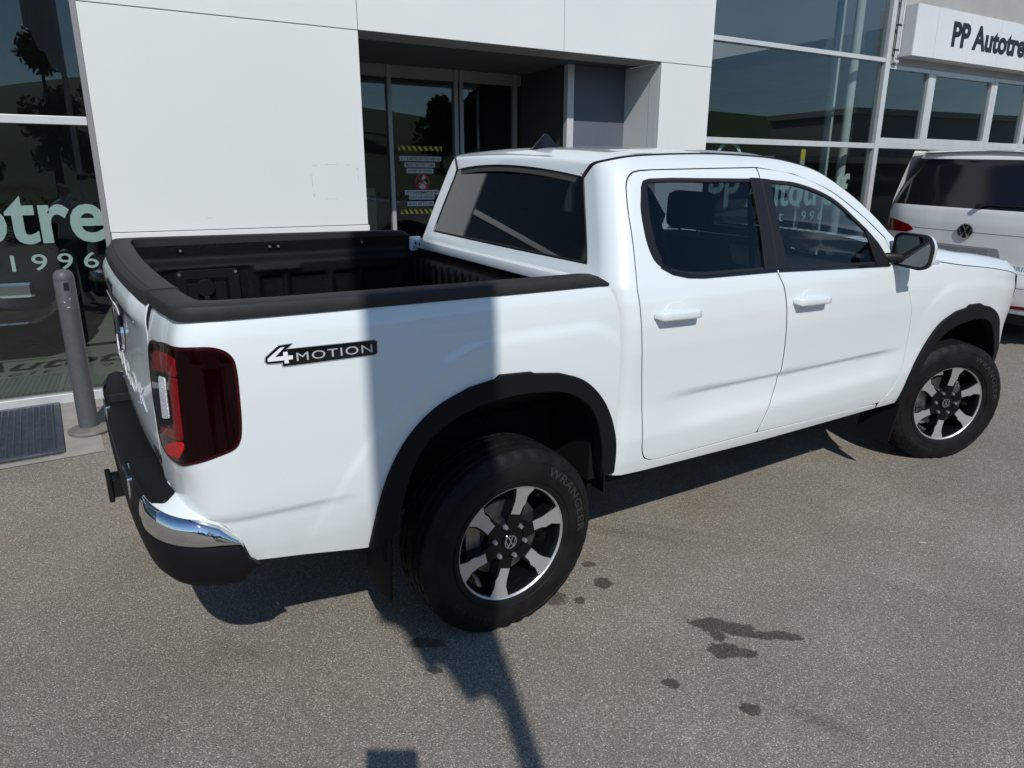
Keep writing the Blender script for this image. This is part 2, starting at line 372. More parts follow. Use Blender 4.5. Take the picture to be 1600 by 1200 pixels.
def skin_panel(name, fn, outline, m, parent, holes=(), step=.02, mirror=False, r=.0025, depth=.018, off=0., label=None, hole_depth=None):
    """a sheet of the skin cut to an outline, its edges rolled inward"""
    loops = [dense(outline, step*.8)]+[dense(h, step*.8) for h in holes]
    allp = np.array(loops[0]); lo, hi = allp.min(0), allp.max(0)
    gx = np.arange(lo[0]+step*.5, hi[0], step); gz = np.arange(lo[1]+step*.5, hi[1], step)
    G = np.stack(np.meshgrid(gx, gz, indexing='ij'), -1).reshape(-1, 2)
    k = pip(G, loops[0])
    for h in loops[1:]: k &= ~pip(G, h)
    G = G[k]
    for lp in loops:
        if len(G): G = G[seg_dist(G, lp) > step*.45]
    pts = [q for lp in loops for q in lp]+[tuple(g) for g in G]; edges = []; o = 0
    for lp in loops:
        edges += [(o+i, o+(i+1) % len(lp)) for i in range(len(lp))]; o += len(lp)
    V, E, F, ov, oe, of = delaunay_2d_cdt([Vector(q) for q in pts], edges, [], 0, 1e-5)
    Vn = np.array([(q.x, q.y) for q in V]); T = np.array([t for t in F if len(t) == 3])
    cen = Vn[T].mean(1); k = pip(cen, loops[0])
    for h in loops[1:]: k &= ~pip(cen, h)
    T = T[k]
    def ev(q): return np.stack(fn(q[:, 0], q[:, 1], off), -1)
    e = 1.5e-3
    def nrm(q):
        a = ev(q+[e, 0])-ev(q-[e, 0]); b = ev(q+[0, e])-ev(q-[0, e]); n = np.cross(a, b); n /= np.linalg.norm(n, axis=1)[:, None]+1e-12
        return n*sgn
    sgn = 1.
    mid = np.array([[lo[0]*.5+hi[0]*.5, lo[1]*.5+hi[1]*.5]])
    n0 = nrm(mid)[0]; ctr = np.array([1.5 if fn is not bed else -.2, 0., .95])
    if n0 @ (ev(mid)[0]-ctr) < 0: sgn = -1.
    P = ev(Vn); N = nrm(Vn)
    # orient triangles
    A2 = Vn[T[:, 1]]-Vn[T[:, 0]]; B2 = Vn[T[:, 2]]-Vn[T[:, 0]]; ar = A2[:, 0]*B2[:, 1]-A2[:, 1]*B2[:, 0]
    T[ar < 0] = T[ar < 0][:, ::-1]
    g = T[np.abs(ar).argmax()]; fnm = np.cross(P[g[1]]-P[g[0]], P[g[2]]-P[g[0]])
    if fnm @ N[g[0]] < 0: T = T[:, ::-1]
    faces = [tuple(int(i) for i in t) for t in T]; vs = [tuple(q) for q in P]; ns = [tuple(q) for q in N]
    # rolled edges
    bnd = {}
    for t in faces:
        for i in range(3): bnd[(t[i], t[(i+1) % 3])] = 1
    be = [(a, b) for (a, b) in bnd if (b, a) not in bnd]
    nxt = {a: b for a, b in be}; prv = {b: a for a, b in be}
    deep = []; nd = 0
    if depth:
        ring = {}
        for a in nxt:
            if a not in prv: continue
            t = P[nxt[a]]-P[prv[a]]; t /= np.linalg.norm(t)+1e-12; O = np.cross(t, N[a]); i0 = len(vs)
            vs += [tuple(P[a]+O*r*.7-N[a]*r*.3), tuple(P[a]+O*r-N[a]*r), tuple(P[a]+O*r-N[a]*depth)]
            ns += [tuple((N[a]+O)/1.41421), tuple(O), tuple(O)]; ring[a] = i0
        for a, b in be:
            if a in ring and b in ring:
                x, y = ring[a], ring[b]
                faces += [(a, x, y, b), (x, x+1, y+1, y)]; deep.append((x+1, x+2, y+2, y+1))
    nd = len(faces); faces += deep
    if mirror:
        vs = [(a, -b, c) for a, b, c in vs]; ns = [(a, -b, c) for a, b, c in ns]; faces = [f[::-1] for f in faces]
    me = bpy.data.meshes.new(name); me.from_pydata(vs, [], faces); me.materials.append(m); me.shade_smooth()
    if m is WHITE and deep:      # painted returns coloured black: the shade deep in the panel gaps
        me.materials.append(SEAL_GAPSHADE)
        for i in range(nd, len(faces)): me.polygons[i].material_index = 1
    me.normals_split_custom_set_from_vertices(ns)
    ob = bpy.data.objects.new(name, me); link(ob, parent)
    if label: ob['label'] = label
    return ob
def on_skin(fn, s0, z0, off, sx=1., sz=1., slope=0., mirror=False):
    def g(a, b, h):
        x, y, z = fn(s0+sx*a, z0+sz*b+slope*a, off+h); return (float(x), float(-y if mirror else y), float(z))
    return g

# ------------------------------------------------------------------ ground slope shared by everything that stands on the yard
TILT = rad(2.0)
def gz(y): return (y+.92)*math.tan(TILT)

def shrink(poly, d):
    """inset a polygon by d"""
    P = np.array(poly, float); n = len(P); area = sum(P[i][0]*P[(i+1) % n][1]-P[(i+1) % n][0]*P[i][1] for i in range(n))
    sg = 1 if area > 0 else -1; out = []
    for i in range(n):
        a, b, c = P[i-1], P[i], P[(i+1) % n]; u = b-a; v = c-b; u /= np.linalg.norm(u)+1e-9; v /= np.linalg.norm(v)+1e-9
        n1 = np.array([-u[1], u[0]])*sg; n2 = np.array([-v[1], v[0]])*sg; m_ = n1+n2; k = max(.35, 1+n1@n2)
        out.append(tuple(b+m_/k*d))
    return out
def scale2(poly, c, k): return [(c[0]+(a-c[0])*k, c[1]+(b-c[1])*k) for a, b in poly]
def plan(s, n):
    x = np.interp(s, PS, PQ[:, 0]); w = np.interp(s, PS, PQ[:, 1]); nx = np.interp(s, PS, PN[:, 0]); nw = np.interp(s, PS, PN[:, 1])
    return float(x+nx*n), float(w+nw*n)
def bow(t): return 1-t*t

truck = thing('pickup_truck', 'white double-cab pickup truck with black wheel-arch trims and open bed', 'pickup truck', (0, -.92+.92*math.cos(TILT), .92*math.sin(TILT)))
truck.rotation_euler = (TILT, 0, 0)

# ---- outlines on the skin (s, z)
ARCH_O = [(1.122, .505), (1.093, .683), (1.046, .816), (.977, .915), (.884, .987), (.762, 1.033), (.662, 1.046), (.645, 1.059), (.514, 1.050), (.498, 1.042), (.383, 1.025), (.273, .982), (.183, .906), (.12, .813), (.072, .69), (.040, .530)]
ARCH_I = [(1.048, .505), (1.03, .62), (.985, .79), (.906, .895), (.76, .963), (.605, .982), (.466, .975), (.346, .951), (.244, .891), (.186, .813), (.137, .674), (.108, .530)]
def arch_line(a, lo, hi): return spl(a[:lo], 5)+a[lo:hi]+spl(a[hi:], 5)
ao = spl(ARCH_O[:6], 5)+ARCH_O[6:10]+spl(ARCH_O[10:], 5); ai = spl(ARCH_I, 5)
BED_BOT = [(1.14, .508), (1.334, .545), (1.492, .573)]
BUMP_CUT = spl([(1.508, .590), (1.536, .664), (1.585, .726), (1.64, .752), (1.78, .768), (1.925, .79)], 6)
bed_out = rnd([(1.925, 1.352), (.142, 1.337)], [0, .03])[0:0]+[(1.925, 1.352), (1.0, 1.346), (.150, 1.338)]+spl([(.146, 1.334), (.116, 1.295), (.094, 1.24), (.083, 1.17), (.080, .95), (.070, .80), (.047, .66), (.018, .530)], 6) \
    + [(.05, .525)]+scale2(ao, (.56, .45), .975)[::-1]+BED_BOT+BUMP_CUT
LAMP = spl([(1.903, 1.232), (1.80, 1.258), (1.718, 1.269), (1.593, 1.272), (1.535, 1.262), (1.505, 1.236), (1.497, 1.195), (1.497, 1.121), (1.499, 1.045), (1.506, .995), (1.526, .966), (1.573, .949), (1.628, .932), (1.678, .915), (1.754, .903), (1.84, .907), (1.88, .93), (1.899, 1.0), (1.905, 1.11)], 5, True)
WIN_R = spl([(.612, 1.64), (.607, 1.584), (.622, 1.489), (.653, 1.416), (.693, 1.376), (.762, 1.347), (.851, 1.329), (.945, 1.322)], 6)+[(1.30, 1.318), (1.410, 1.317), (1.424, 1.50), (1.433, 1.709), (.83, 1.712)]+spl([(.67, 1.709), (.632, 1.699), (.616, 1.675)], 5)
WIN_F = [(1.424, 1.316), (1.436, 1.50), (1.448, 1.706)]+spl([(1.50, 1.7045), (1.70, 1.687), (1.93, 1.622), (2.10, 1.513), (2.235, 1.405), (2.315, 1.302)], 6)+[(2.30, 1.287)]
DOOR_R = spl([(1.428, 1.753), (1.086, 1.746), (.70, 1.739)], 4)+spl([(.62, 1.735), (.577, 1.724), (.552, 1.693), (.547, 1.640), (.552, 1.56), (.568, 1.419), (.583, 1.229), (.607, 1.021), (.64, .794), (.656, .64)], 6) \
    + spl([(.664, .60), (.684, .566), (.725, .546), (.775, .541)], 5)+[(1.407, .538)]+spl([(1.449, .65), (1.492, .74), (1.507, .80), (1.506, .93), (1.475, 1.118), (1.446, 1.237), (1.418, 1.29), (1.409, 1.33), (1.422, 1.513), (1.428, 1.68)], 6)
FGAP = [(2.352, 1.289), (2.407, 1.227), (2.46, 1.175), (2.505, 1.119), (2.56, 1.02), (2.589, .897), (2.599, .78), (2.594, .69), (2.572, .62), (2.535, .555), (2.48, .508)]
DOOR_F = [(1.416, .538)]+[(2.30, .501)]+spl([(2.40, .500)]+FGAP[::-1]+[(2.338, 1.345), (2.305, 1.416)], 5)+spl([(2.16, 1.519), (1.94, 1.644), (1.68, 1.725), (1.437, 1.753)], 6) \
    + spl([(1.435, 1.68), (1.429, 1.513), (1.416, 1.33), (1.425, 1.29), (1.453, 1.237), (1.482, 1.118), (1.513, .93), (1.514, .80), (1.499, .74), (1.456, .65), (1.416, .545)], 6)[:-1]
FRAME = [(.345, .56), (.50, .512), (.575, .505), (.674, .500), (1.431, .478), (2.40, .467), (2.462, .467), (2.452, .490), (2.385, .494), (1.41, .532), (.775, .535)] + spl([(.72, .540), (.678, .561), (.657, .600), (.649, .64), (.633, .794), (.600, 1.02), (.576, 1.229), (.561, 1.419), (.545, 1.56), (.540, 1.64), (.545, 1.697), (.572, 1.730), (.62, 1.742)], 6) \
    + [(.70, 1.745), (1.086, 1.752), (1.437, 1.759)]+spl([(1.68, 1.731), (1.942, 1.650), (2.163, 1.525), (2.312, 1.421)], 6)+[(2.345, 1.345), (2.41, 1.33), (2.41, 1.40)] \
    + spl([(2.355, 1.437), (2.24, 1.53), (2.092, 1.628), (1.881, 1.733), (1.72, 1.775), (1.568, 1.795), (1.36, 1.803), (1.158, 1.805), (.8, 1.797), (.6, 1.787), (.48, 1.768), (.42, 1.752), (.375, 1.724), (.345, 1.700)], 6)+[(.338, 1.50), (.335, 1.376), (.34, 1.33)]
FARCH_O = [(2.655, .462), (2.690, .66), (2.780, .805), (2.871, .915), (3.008, .975), (3.118, .987), (3.145, 1.003), (3.267, 1.000), (3.300, .986), (3.40, .968), (3.50, .930), (3.60, .865), (3.68, .775), (3.735, .66), (3.765, .52)]
FARCH_I = [(2.715, .462), (2.745, .62), (2.831, .761), (2.90, .825), (2.985, .875), (3.10, .902), (3.24, .912), (3.36, .902), (3.46, .875), (3.55, .81), (3.62, .72), (3.67, .62), (3.695, .52)]
fo = spl(FARCH_O[:5], 5)+FARCH_O[5:9]+spl(FARCH_O[9:], 5); fi = spl(FARCH_I, 5)
HOODGAP = [(2.352, 1.300), (2.694, 1.283), (2.984, 1.246), (3.20, 1.222), (3.4, 1.198), (3.62, 1.165), (3.74, 1.140), (3.88, 1.105), (4.0, 1.07)]
FENDER = spl([(a+.006, b-.002) for a, b in FGAP]+[(2.475, .480)], 5)+[(2.475, .468), (2.55, .466), (2.64, .468)]+scale2(fo, (3.23, .45), .975)+[(3.79, .53), (3.80, .86), (3.80, .98)]+spl([(a, b-.004) for a, b in HOODGAP[:7]], 4)[::-1]
FOUR = [(1.413, 1.221), (1.375, 1.248), (1.363, 1.249), (1.393, 1.2235), (1.3685, 1.2235), (1.368, 1.235), (1.356, 1.235), (1.356, 1.2235), (1.342, 1.2225), (1.343, 1.212), (1.356, 1.212), (1.355, 1.202), (1.367, 1.202), (1.367, 1.212), (1.413, 1.213)]
BADGE = [(1.42, 1.226), (1.381, 1.256), (1.338, 1.257), (1.357, 1.243), (1.090, 1.239), (1.081, 1.233), (1.083, 1.197), (1.089, 1.191), (1.374, 1.192), (1.374, 1.203), (1.416, 1.205), (1.422, 1.213)]

def handle(parent, s0, s1, z, mirror):
    mb = MB(); secs = []; n = 15; sg = 1 if mirror else -1
    for i in range(n):
        t = i/(n-1); s = s0+(s1-s0)*t; e = (1-abs(2*t-1)**10)
        x, y, _ = cab(s, z, 0); o = .006+.026*min(1, e*1.6); h = .008+.011*max(0, e)**.5; th = .003+.010*max(0, e)**.5
        zz = z-.006*(t-.5)
        secs.append([(float(x), sg*(abs(float(y))+o+th*math.copysign(abs(math.cos(a))**.6, math.cos(a))), zz+h*math.copysign(abs(math.sin(a))**.55, math.sin(a))) for a in [2*math.pi*k/16 for k in range(16)]])
    h_ = mb.sweep(secs).build('door_handle', WHITE, parent, smooth=180)
    # cup behind the grip
    sm = (s0+s1)/2; cup = spl([(sm-.060, z-.030), (sm-.062, z+.012), (sm-.042, z+.040), (sm, z+.046), (sm+.042, z+.038), (sm+.060, z+.010), (sm+.058, z-.030), (sm, z-.042)], 5, True)
    skin_panel('handle_cup', cab, cup, WHITE, parent, mirror=mirror, step=.02, off=.0035, r=.003, depth=.006)
    return h_

for mir in (False, True):
    st = .016 if not mir else .035
    side = 1 if mir else -1
    # bed side
    q = skin_panel('bed_side_panel', bed, bed_out, WHITE, truck, [LAMP], st, mir)
    if not mir: tag(q, 'white rear flank between the tail lamp and the rear wheel')
    fl = ao+ai[::-1]
    skin_panel('wheel_arch_trim', bed, fl, BLACKPL, truck, (), .02, mir, r=.005, depth=.055, off=.016)
    # tail lamp
    lm = skin_panel('tail_lamp', bed, shrink(LAMP, .004), LAMPDK, truck, (), .012, mir, r=.004, depth=.02, off=.004)
    skin_panel('lens_rim', bed, shrink(LAMP, .0045), LAMPRIM, lm, [shrink(LAMP, .0085)], .012, mir, r=.001, depth=.003, off=.0052)
    for nm, pl, mm in (('red_lens', [(1.806, 1.232), (1.701, 1.245), (1.656, 1.238), (1.652, 1.190), (1.722, 1.189), (1.868, 1.162), (1.845, 1.212)], LAMPRED),
                       ('reverse_lens', [(1.786, 1.160), (1.731, 1.167), (1.726, 1.049), (1.793, 1.030)], LAMPWH),
                       ('red_light_guide', [(1.688, 1.181), (1.652, 1.185), (1.652, 1.005), (1.70, .993), (1.829, .974), (1.839, .989), (1.692, 1.026), (1.686, 1.076)], LAMPRED),
                       ('red_reflector', [(1.808, .933), (1.76, .958), (1.70, .985), (1.653, .996), (1.655, .975), (1.683, .940), (1.757, .921), (1.795, .921)], LAMPBR)):
        skin_panel(nm, bed, rnd(pl, .008, 3), mm, lm, (), .012, mir, r=.0015, depth=.004, off=.0065)
    # badge on the flank
    if not mir:
        bd = skin_panel('flank_badge', bed, BADGE, BADGE_S, truck, (), .012, mir, r=.001, depth=.003, off=.0025, label='black and silver 4MOTION badge behind the rear wheel')
        skin_panel('badge_plate', bed, shrink(BADGE, .0022), GLOSSBLK, bd, (), .012, mir, r=.0006, depth=.002, off=.0036)
        skin_panel('badge_digit', bed, FOUR, BADGE_W, bd, (), .012, mir, r=.0004, depth=.002, off=.0050)
        text_obj('badge_lettering', 'MOTION', on_skin(bed, 1.332, 1.2045, .0046, sx=-1, slope=-.010), BADGE_S, bd, size=1, offset=.0, spacing=1.12, fit=(.232, .0245), thick=.0008)
    # cab frame, doors, fender
    skin_panel('cab_frame', cab, FRAME, WHITE, truck, (), st, mir)
    dr = skin_panel('rear_door', cab, shrink(DOOR_R, .002), WHITE, truck, [WIN_R], st, mir)
    df = skin_panel('front_door', cab, shrink(DOOR_F, .002), WHITE, truck, [WIN_F], st, mir)
    skin_panel('front_fender', cab, FENDER, WHITE, truck, (), st, mir)
    skin_panel('wheel_arch_trim', cab, fo+fi[::-1], BLACKPL, truck, (), .02, mir, r=.005, depth=.055, off=.016)
    # jamb behind the gaps
    skin_panel('door_jamb', cab, [(.50, .53), (2.50, .50), (2.62, .60), (2.62, 1.0), (2.42, 1.28), (2.35, 1.36), (2.15, 1.53), (1.93, 1.645), (1.68, 1.73), (1.2, 1.755), (.60, 1.745), (.50, 1.65)], SEAL_GAPSHADE, truck, [shrink(WIN_R, .012), shrink(WIN_F, .012)], .05, mir, depth=0, off=-.022)
    # windows
    for dd, W_, gm in ((dr, WIN_R, PRIVACY), (df, WIN_F, WINTINT)):
        skin_panel('window_seal', cab, shrink(W_, .0035), SEAL_GAPSHADE, dd, [shrink(W_, .016)], .02, mir, r=.001, depth=.01, off=-.0035)
        skin_panel('window_glass', cab, shrink(W_, .008), gm, dd, (), .03, mir, depth=0, off=-.009)
    skin_panel('pillar_trim', cab, [(1.330, 1.3225), (1.4080, 1.3205), (1.4212, 1.50), (1.4275, 1.709), (1.362, 1.711), (1.352, 1.515)], SATBLK, dr, (), .02, mir, r=.001, depth=.006, off=.0022)
    skin_panel('pillar_trim', cab, [(1.4165, 1.3195), (1.491, 1.3175), (1.478, 1.50), (1.492, 1.704), (1.4360, 1.7075), (1.4295, 1.50)], SATBLK, df, (), .02, mir, r=.001, depth=.006, off=.0022)
    skin_panel('pillar_seal', cab, [(1.402, 1.3215), (1.424, 1.3205), (1.438, 1.50), (1.4445, 1.707), (1.418, 1.709), (1.412, 1.50)], SEAL_GAPSHADE, df, (), .02, mir, r=.0005, depth=.003, off=.0012)
    skin_panel('quarter_trim', cab, [(.616, 1.655), (.612, 1.584), (.627, 1.489), (.658, 1.418), (.70, 1.378), (.715, 1.40), (.682, 1.45), (.662, 1.53), (.655, 1.60), (.655, 1.702), (.63, 1.694)], SATBLK, dr, (), .02, mir, r=.001, depth=.004, off=-.003)
    skin_panel('mirror_sail', cab, [(2.188, 1.293), (2.297, 1.291), (2.308, 1.302), (2.235, 1.398), (2.14, 1.478)], SATBLK, df, (), .02, mir, r=.002, depth=.008, off=.003)
    skin_panel('belt_trim', cab, [(.70, 1.371), (.765, 1.342), (.853, 1.324), (.945, 1.317), (1.405, 1.3125), (1.405, 1.3225), (.948, 1.327), (.86, 1.336), (.775, 1.354), (.715, 1.380)], GLOSSBLK, dr, (), .02, mir, r=.002, depth=.01, off=.006)
    skin_panel('belt_trim', cab, [(1.421, 1.3115), (2.30, 1.281), (2.31, 1.290), (1.421, 1.3215)], GLOSSBLK, df, (), .02, mir, r=.002, depth=.01, off=.006)
    handle(dr, .650, .893, 1.187, mir); handle(df, 1.512, 1.762, 1.168, mir)
    # roof channel
    D = spl([(2.40, 1.405), (2.355, 1.437), (2.24, 1.53), (2.092, 1.628), (1.881, 1.733), (1.72, 1.775), (1.568, 1.796), (1.36, 1.804), (1.158, 1.806), (.8, 1.798), (.6, 1.788), (.48, 1.769), (.42, 1.753), (.375, 1.725), (.352, 1.705)], 6)
    mb = MB(); secs = []
    for s, z in D:
        x, y, zz = [float(a) for a in cab(s, z, 0)]; y = abs(y)
        secs.append([(x, side*(y-.000), zz+.0015), (x, side*(y-.007), zz+.006), (x, side*(y-.022), zz+.006), (x, side*(y-.026), zz-.010), (x, side*(y-.002), zz-.010)])
    mb.sweep(secs).build('roof_channel_strip', SATBLK, truck, smooth=50)
DITCH = [tuple(float(a) for a in cab(s, z, 0)) for s, z in D]

# ---- roof, windscreen, rear window, bonnet
def yd(i): return abs(DITCH[i][1])-.022
idx_roof = [i for i in range(len(DITCH)) if D[i][0] <= 1.70]; idx_ws = [i for i in range(len(DITCH)) if D[i][0] >= 1.66]
def roofpt(i, t):
    x, y, z = DITCH[i]; b = bow(t); s = D[i][0]
    xb = .17*sstep(1.0, 1.75, s)*b; zc = .030*b*(1-.9*sstep(.62, .36, s))+.034*b*sstep(.50, .37, s)
    rib = .007*(np.exp(-((abs(t)-.80)/.055)**2)-.8*np.exp(-((abs(t)-.66)/.05)**2))*sstep(.62, .80, s)*(1-sstep(1.55, 1.75, s))
    rr = -.028*sstep(.55, .36, s)*b
    return (float(x+xb+rr), t*yd(i), float(z+.004+zc*(.9)+rib))
TT = list(np.linspace(-1, 1, 61))
roof = MB().grid(roofpt, idx_roof, TT).build('roof', WHITE, truck, smooth=180)
MB().grid(lambda i, t: (lambda p: (p[0], p[1]*.985, p[2]-.03))(roofpt(i, t)), idx_roof, TT[::4]).build('headliner', HEADLIN, truck, smooth=180)
def wspt(i, t):
    x, y, z = DITCH[i]; return (float(x+bow(t)*(.17*sstep(1.0, 1.75, D[i][0])+.10*sstep(1.75, 2.4, D[i][0]))), t*yd(i), float(z-.006+.025*bow(t)))
MB().grid(wspt, idx_ws, TT[::3]).build('windscreen', WINTINT, truck, smooth=180)
def rgpt(z01, t):
    z = 1.378+(1.716-1.378)*z01; x, y, _ = [float(a) for a in cab(.34, min(z, 1.70), 0)]
    return (.47+float(lean(z+.034*z01*bow(t)))-.002*bow(t)+.002, t*(abs(y)-.003), z+.034*z01*bow(t))
rg = MB().grid(rgpt, list(np.linspace(0, 1, 12)), list(np.linspace(-1, 1, 41))).build('rear_window', REARGLASS, truck, smooth=180)
ring = [rgpt(0, t) for t in np.linspace(-1, 1, 21)]+[rgpt(a, 1) for a in np.linspace(0, 1, 8)[1:]]+[rgpt(1, t) for t in np.linspace(1, -1, 21)[1:]]+[rgpt(a, -1) for a in np.linspace(1, 0, 8)[1:-1]]
MB().tube([(a-.001, b, c) for a, b, c in ring], .004, 6, True).build('window_seal', SEAL_GAPSHADE, rg, smooth=60)
def cbpt(a, t):
    z = .95+(1.372-.95)*a; x, y, _ = [float(q) for q in cab(.36, z, 0)]; return (.47+float(lean(z))-.012*bow(t)*a+.001, t*(abs(y)+.002), z)
MB().grid(cbpt, list(np.linspace(0, 1, 8)), list(np.linspace(-1, 1, 21))).build('cab_rear_panel', WHITE, truck, smooth=180)
def hoodpt(a, t):
    s, z = a; x, y, _ = [float(q) for q in cab(s, z, 0)]; w = abs(y)-.002; k = abs(t)
    yy = w*(1-(1-k)) if k <= .86 else None
    # crown profile: rises quickly from the edge, flat over the middle
    if k > .86: u = (1-k)/.14; yy = w*(1-.075*u); h = .062*math.sin(u*math.pi/2)
    else: u = k/.86; yy = w*.925*u; h = .062+.020*(1-u*u)-.010*math.exp(-((u-.72)/.12)**2)
    return (x+.10*bow(t), math.copysign(yy, t), z+.003+h*(1-.8*sstep(3.75, 4.02, s)))
hg = spl(HOODGAP, 5)
MB().grid(hoodpt, [a for a in hg if a[0] > 2.44], list(np.linspace(-1, 1, 71))).build('bonnet', WHITE, truck, smooth=180)
fin = MB(); prof = [(.665, 0, .034), (.70, .03, .030), (.735, .062, .011), (.752, .064, .007), (.785, .040, .010), (.83, 0, .012)]
secs = []
for x, h, w in prof: secs.append([(x, -w, 0), (x, -w*.5, h*.6), (x, -.003, h), (x, .003, h), (x, w*.5, h*.6), (x, w, 0)])
o = fin.sweep([[(a, b, c*1.15+1.812) for a, b, c in r] for r in secs]).build('antenna_fin', GLOSSBLK, roof, smooth=60)

# ---- nose (hidden behind the fender from here)
for mir in (False, True):
    skin_panel('headlamp', cab, rnd([(3.81, .985), (4.06, .95), (4.05, 1.04), (3.81, 1.122)], .02), GLOSSBLK, truck, (), .03, mir, off=.0)
    skin_panel('bumper_corner', cab, [(3.81, .47), (4.10, .45), (4.10, .935), (3.81, .968)], WHITE, truck, (), .03, mir, off=.0)
MB().grid(lambda z, t: (3.98+.20*bow(t)+.02*math.sin((z-.45)*5), t*.62, z), list(np.linspace(.40, 1.06, 8)), list(np.linspace(-1, 1, 21))).build('front_grille', GLOSSBLK, truck, smooth=180)

# ---- bed rail caps, tailgate
SEC = [(-.034, 1.336), (-.023, 1.342), (-.020, 1.352), (-.0215, 1.372), (-.0255, 1.3785), (-.033, 1.3815), (-.060, 1.3835), (-.088, 1.3835), (-.094, 1.379), (-.094, 1.300), (-.090, 1.300)]
for mir in (False, True):
    secs = []; side = 1 if mir else -1
    for s in list(np.linspace(.135, 1.3, 24))+list(np.linspace(1.32, 1.925, 40)):
        dz = -.016*(1-min(s, 1.6)/1.6); end = sstep(.135, .20, s)
        wid = 1+.28*sstep(1.35, 1.75, s)
        ring = []
        for n, z in SEC:
            x, w = plan(s, (n if n > -.05 else -.05+(n+.05)*float(wid))+.016*float(np.exp(-((s-1.645)/.055)**2))*float(sstep(-.10, -.03, n))); ring.append((x, side*w, 1.337+dz+(z-1.337)*(float(.35+.65*end) if z > 1.337 else 1)))
        secs.append(ring)
    MB().sweep(secs).build('bed_rail_cap', GREYPL, truck, smooth=35)
YT = plan(1.932, 0)[1]; xs_ = PQ[::-1, 0]; ws_ = PQ[::-1, 1]
TGT = table([.74, .80, .88, 1.0, 1.12, 1.235, 1.262, 1.285, 1.30, 1.34, 1.36], [-.03, -.008, .002, .004, -.004, -.006, 0, .016, .018, .012, -.006], .008)
def tail(y, z, off=0.):
    y = np.asarray(y, float); z = np.asarray(z, float)
    k = sstep(.42, .69, np.abs(y)); return np.interp(np.abs(y), ws_, xs_)-(TGT(z)*(1-k)+BEDW(z)*k)-off, y, z
tg = skin_panel('tailgate', tail, [(-YT, .80), (YT, .80), (YT, 1.352), (-YT, 1.352)], WHITE, truck, (), .022)
secs = []
for y in np.linspace(-YT, YT, 41):
    x0 = float(np.interp(abs(y), ws_, xs_)); ed = 1
    secs.append([(x0+a+(.014*float(sstep(.45, .69, abs(y))) if a < .03 else 0), y, z) for a, z in ((.034, 1.336), (.005, 1.341), (.002, 1.352), (.0035, 1.374), (.008, 1.3815), (.018, 1.385), (.029, 1.3865), (.031, 1.3845), (.034, 1.3845), (.036, 1.3868), (.098, 1.3868), (.112, 1.380), (.114, 1.30), (.108, 1.30))])
MB().sweep(secs).build('tailgate_cap', GREYPL, tg, smooth=35)
MB().box((-1.06, -YT, .86), (-1.03, YT, 1.34)).build('tailgate_inner', LINER, tg)
skin_panel('brake_light', tail, rnd([(-.085, 1.300), (.085, 1.300), (.085, 1.326), (-.085, 1.326)], .006), LAMPDK, tg, (), .02, off=.003, r=.001, depth=.006)
skin_panel('tailgate_handle', tail, rnd([(-.13, 1.225), (.13, 1.225), (.13, 1.268), (-.13, 1.268)], .012), WHITE, tg, (), .02, off=.018, r=.004, depth=.02)
emblem('tailgate_emblem', .072, .010, tg, CHROME, GLOSSBLK, lambda a, b, h: (tuple(float(q) for q in tail(-a, 1.135+b, .003+h))))
text_obj('tailgate_lettering', 'AMAROK', lambda a, b, h: tuple(float(q) for q in tail(.46-a, .965+b, .001+h)), WHITE, tg, size=1, offset=.0, spacing=1.25, fit=(.92, .075), thick=.0015)
text_obj('tailgate_lettering', 'TDI', lambda a, b, h: tuple(float(q) for q in tail(-.50-a, .835+b, .001+h)), SATBLK, tg, size=1, offset=.012, spacing=1.1, fit=(.10, .030), thick=.004)

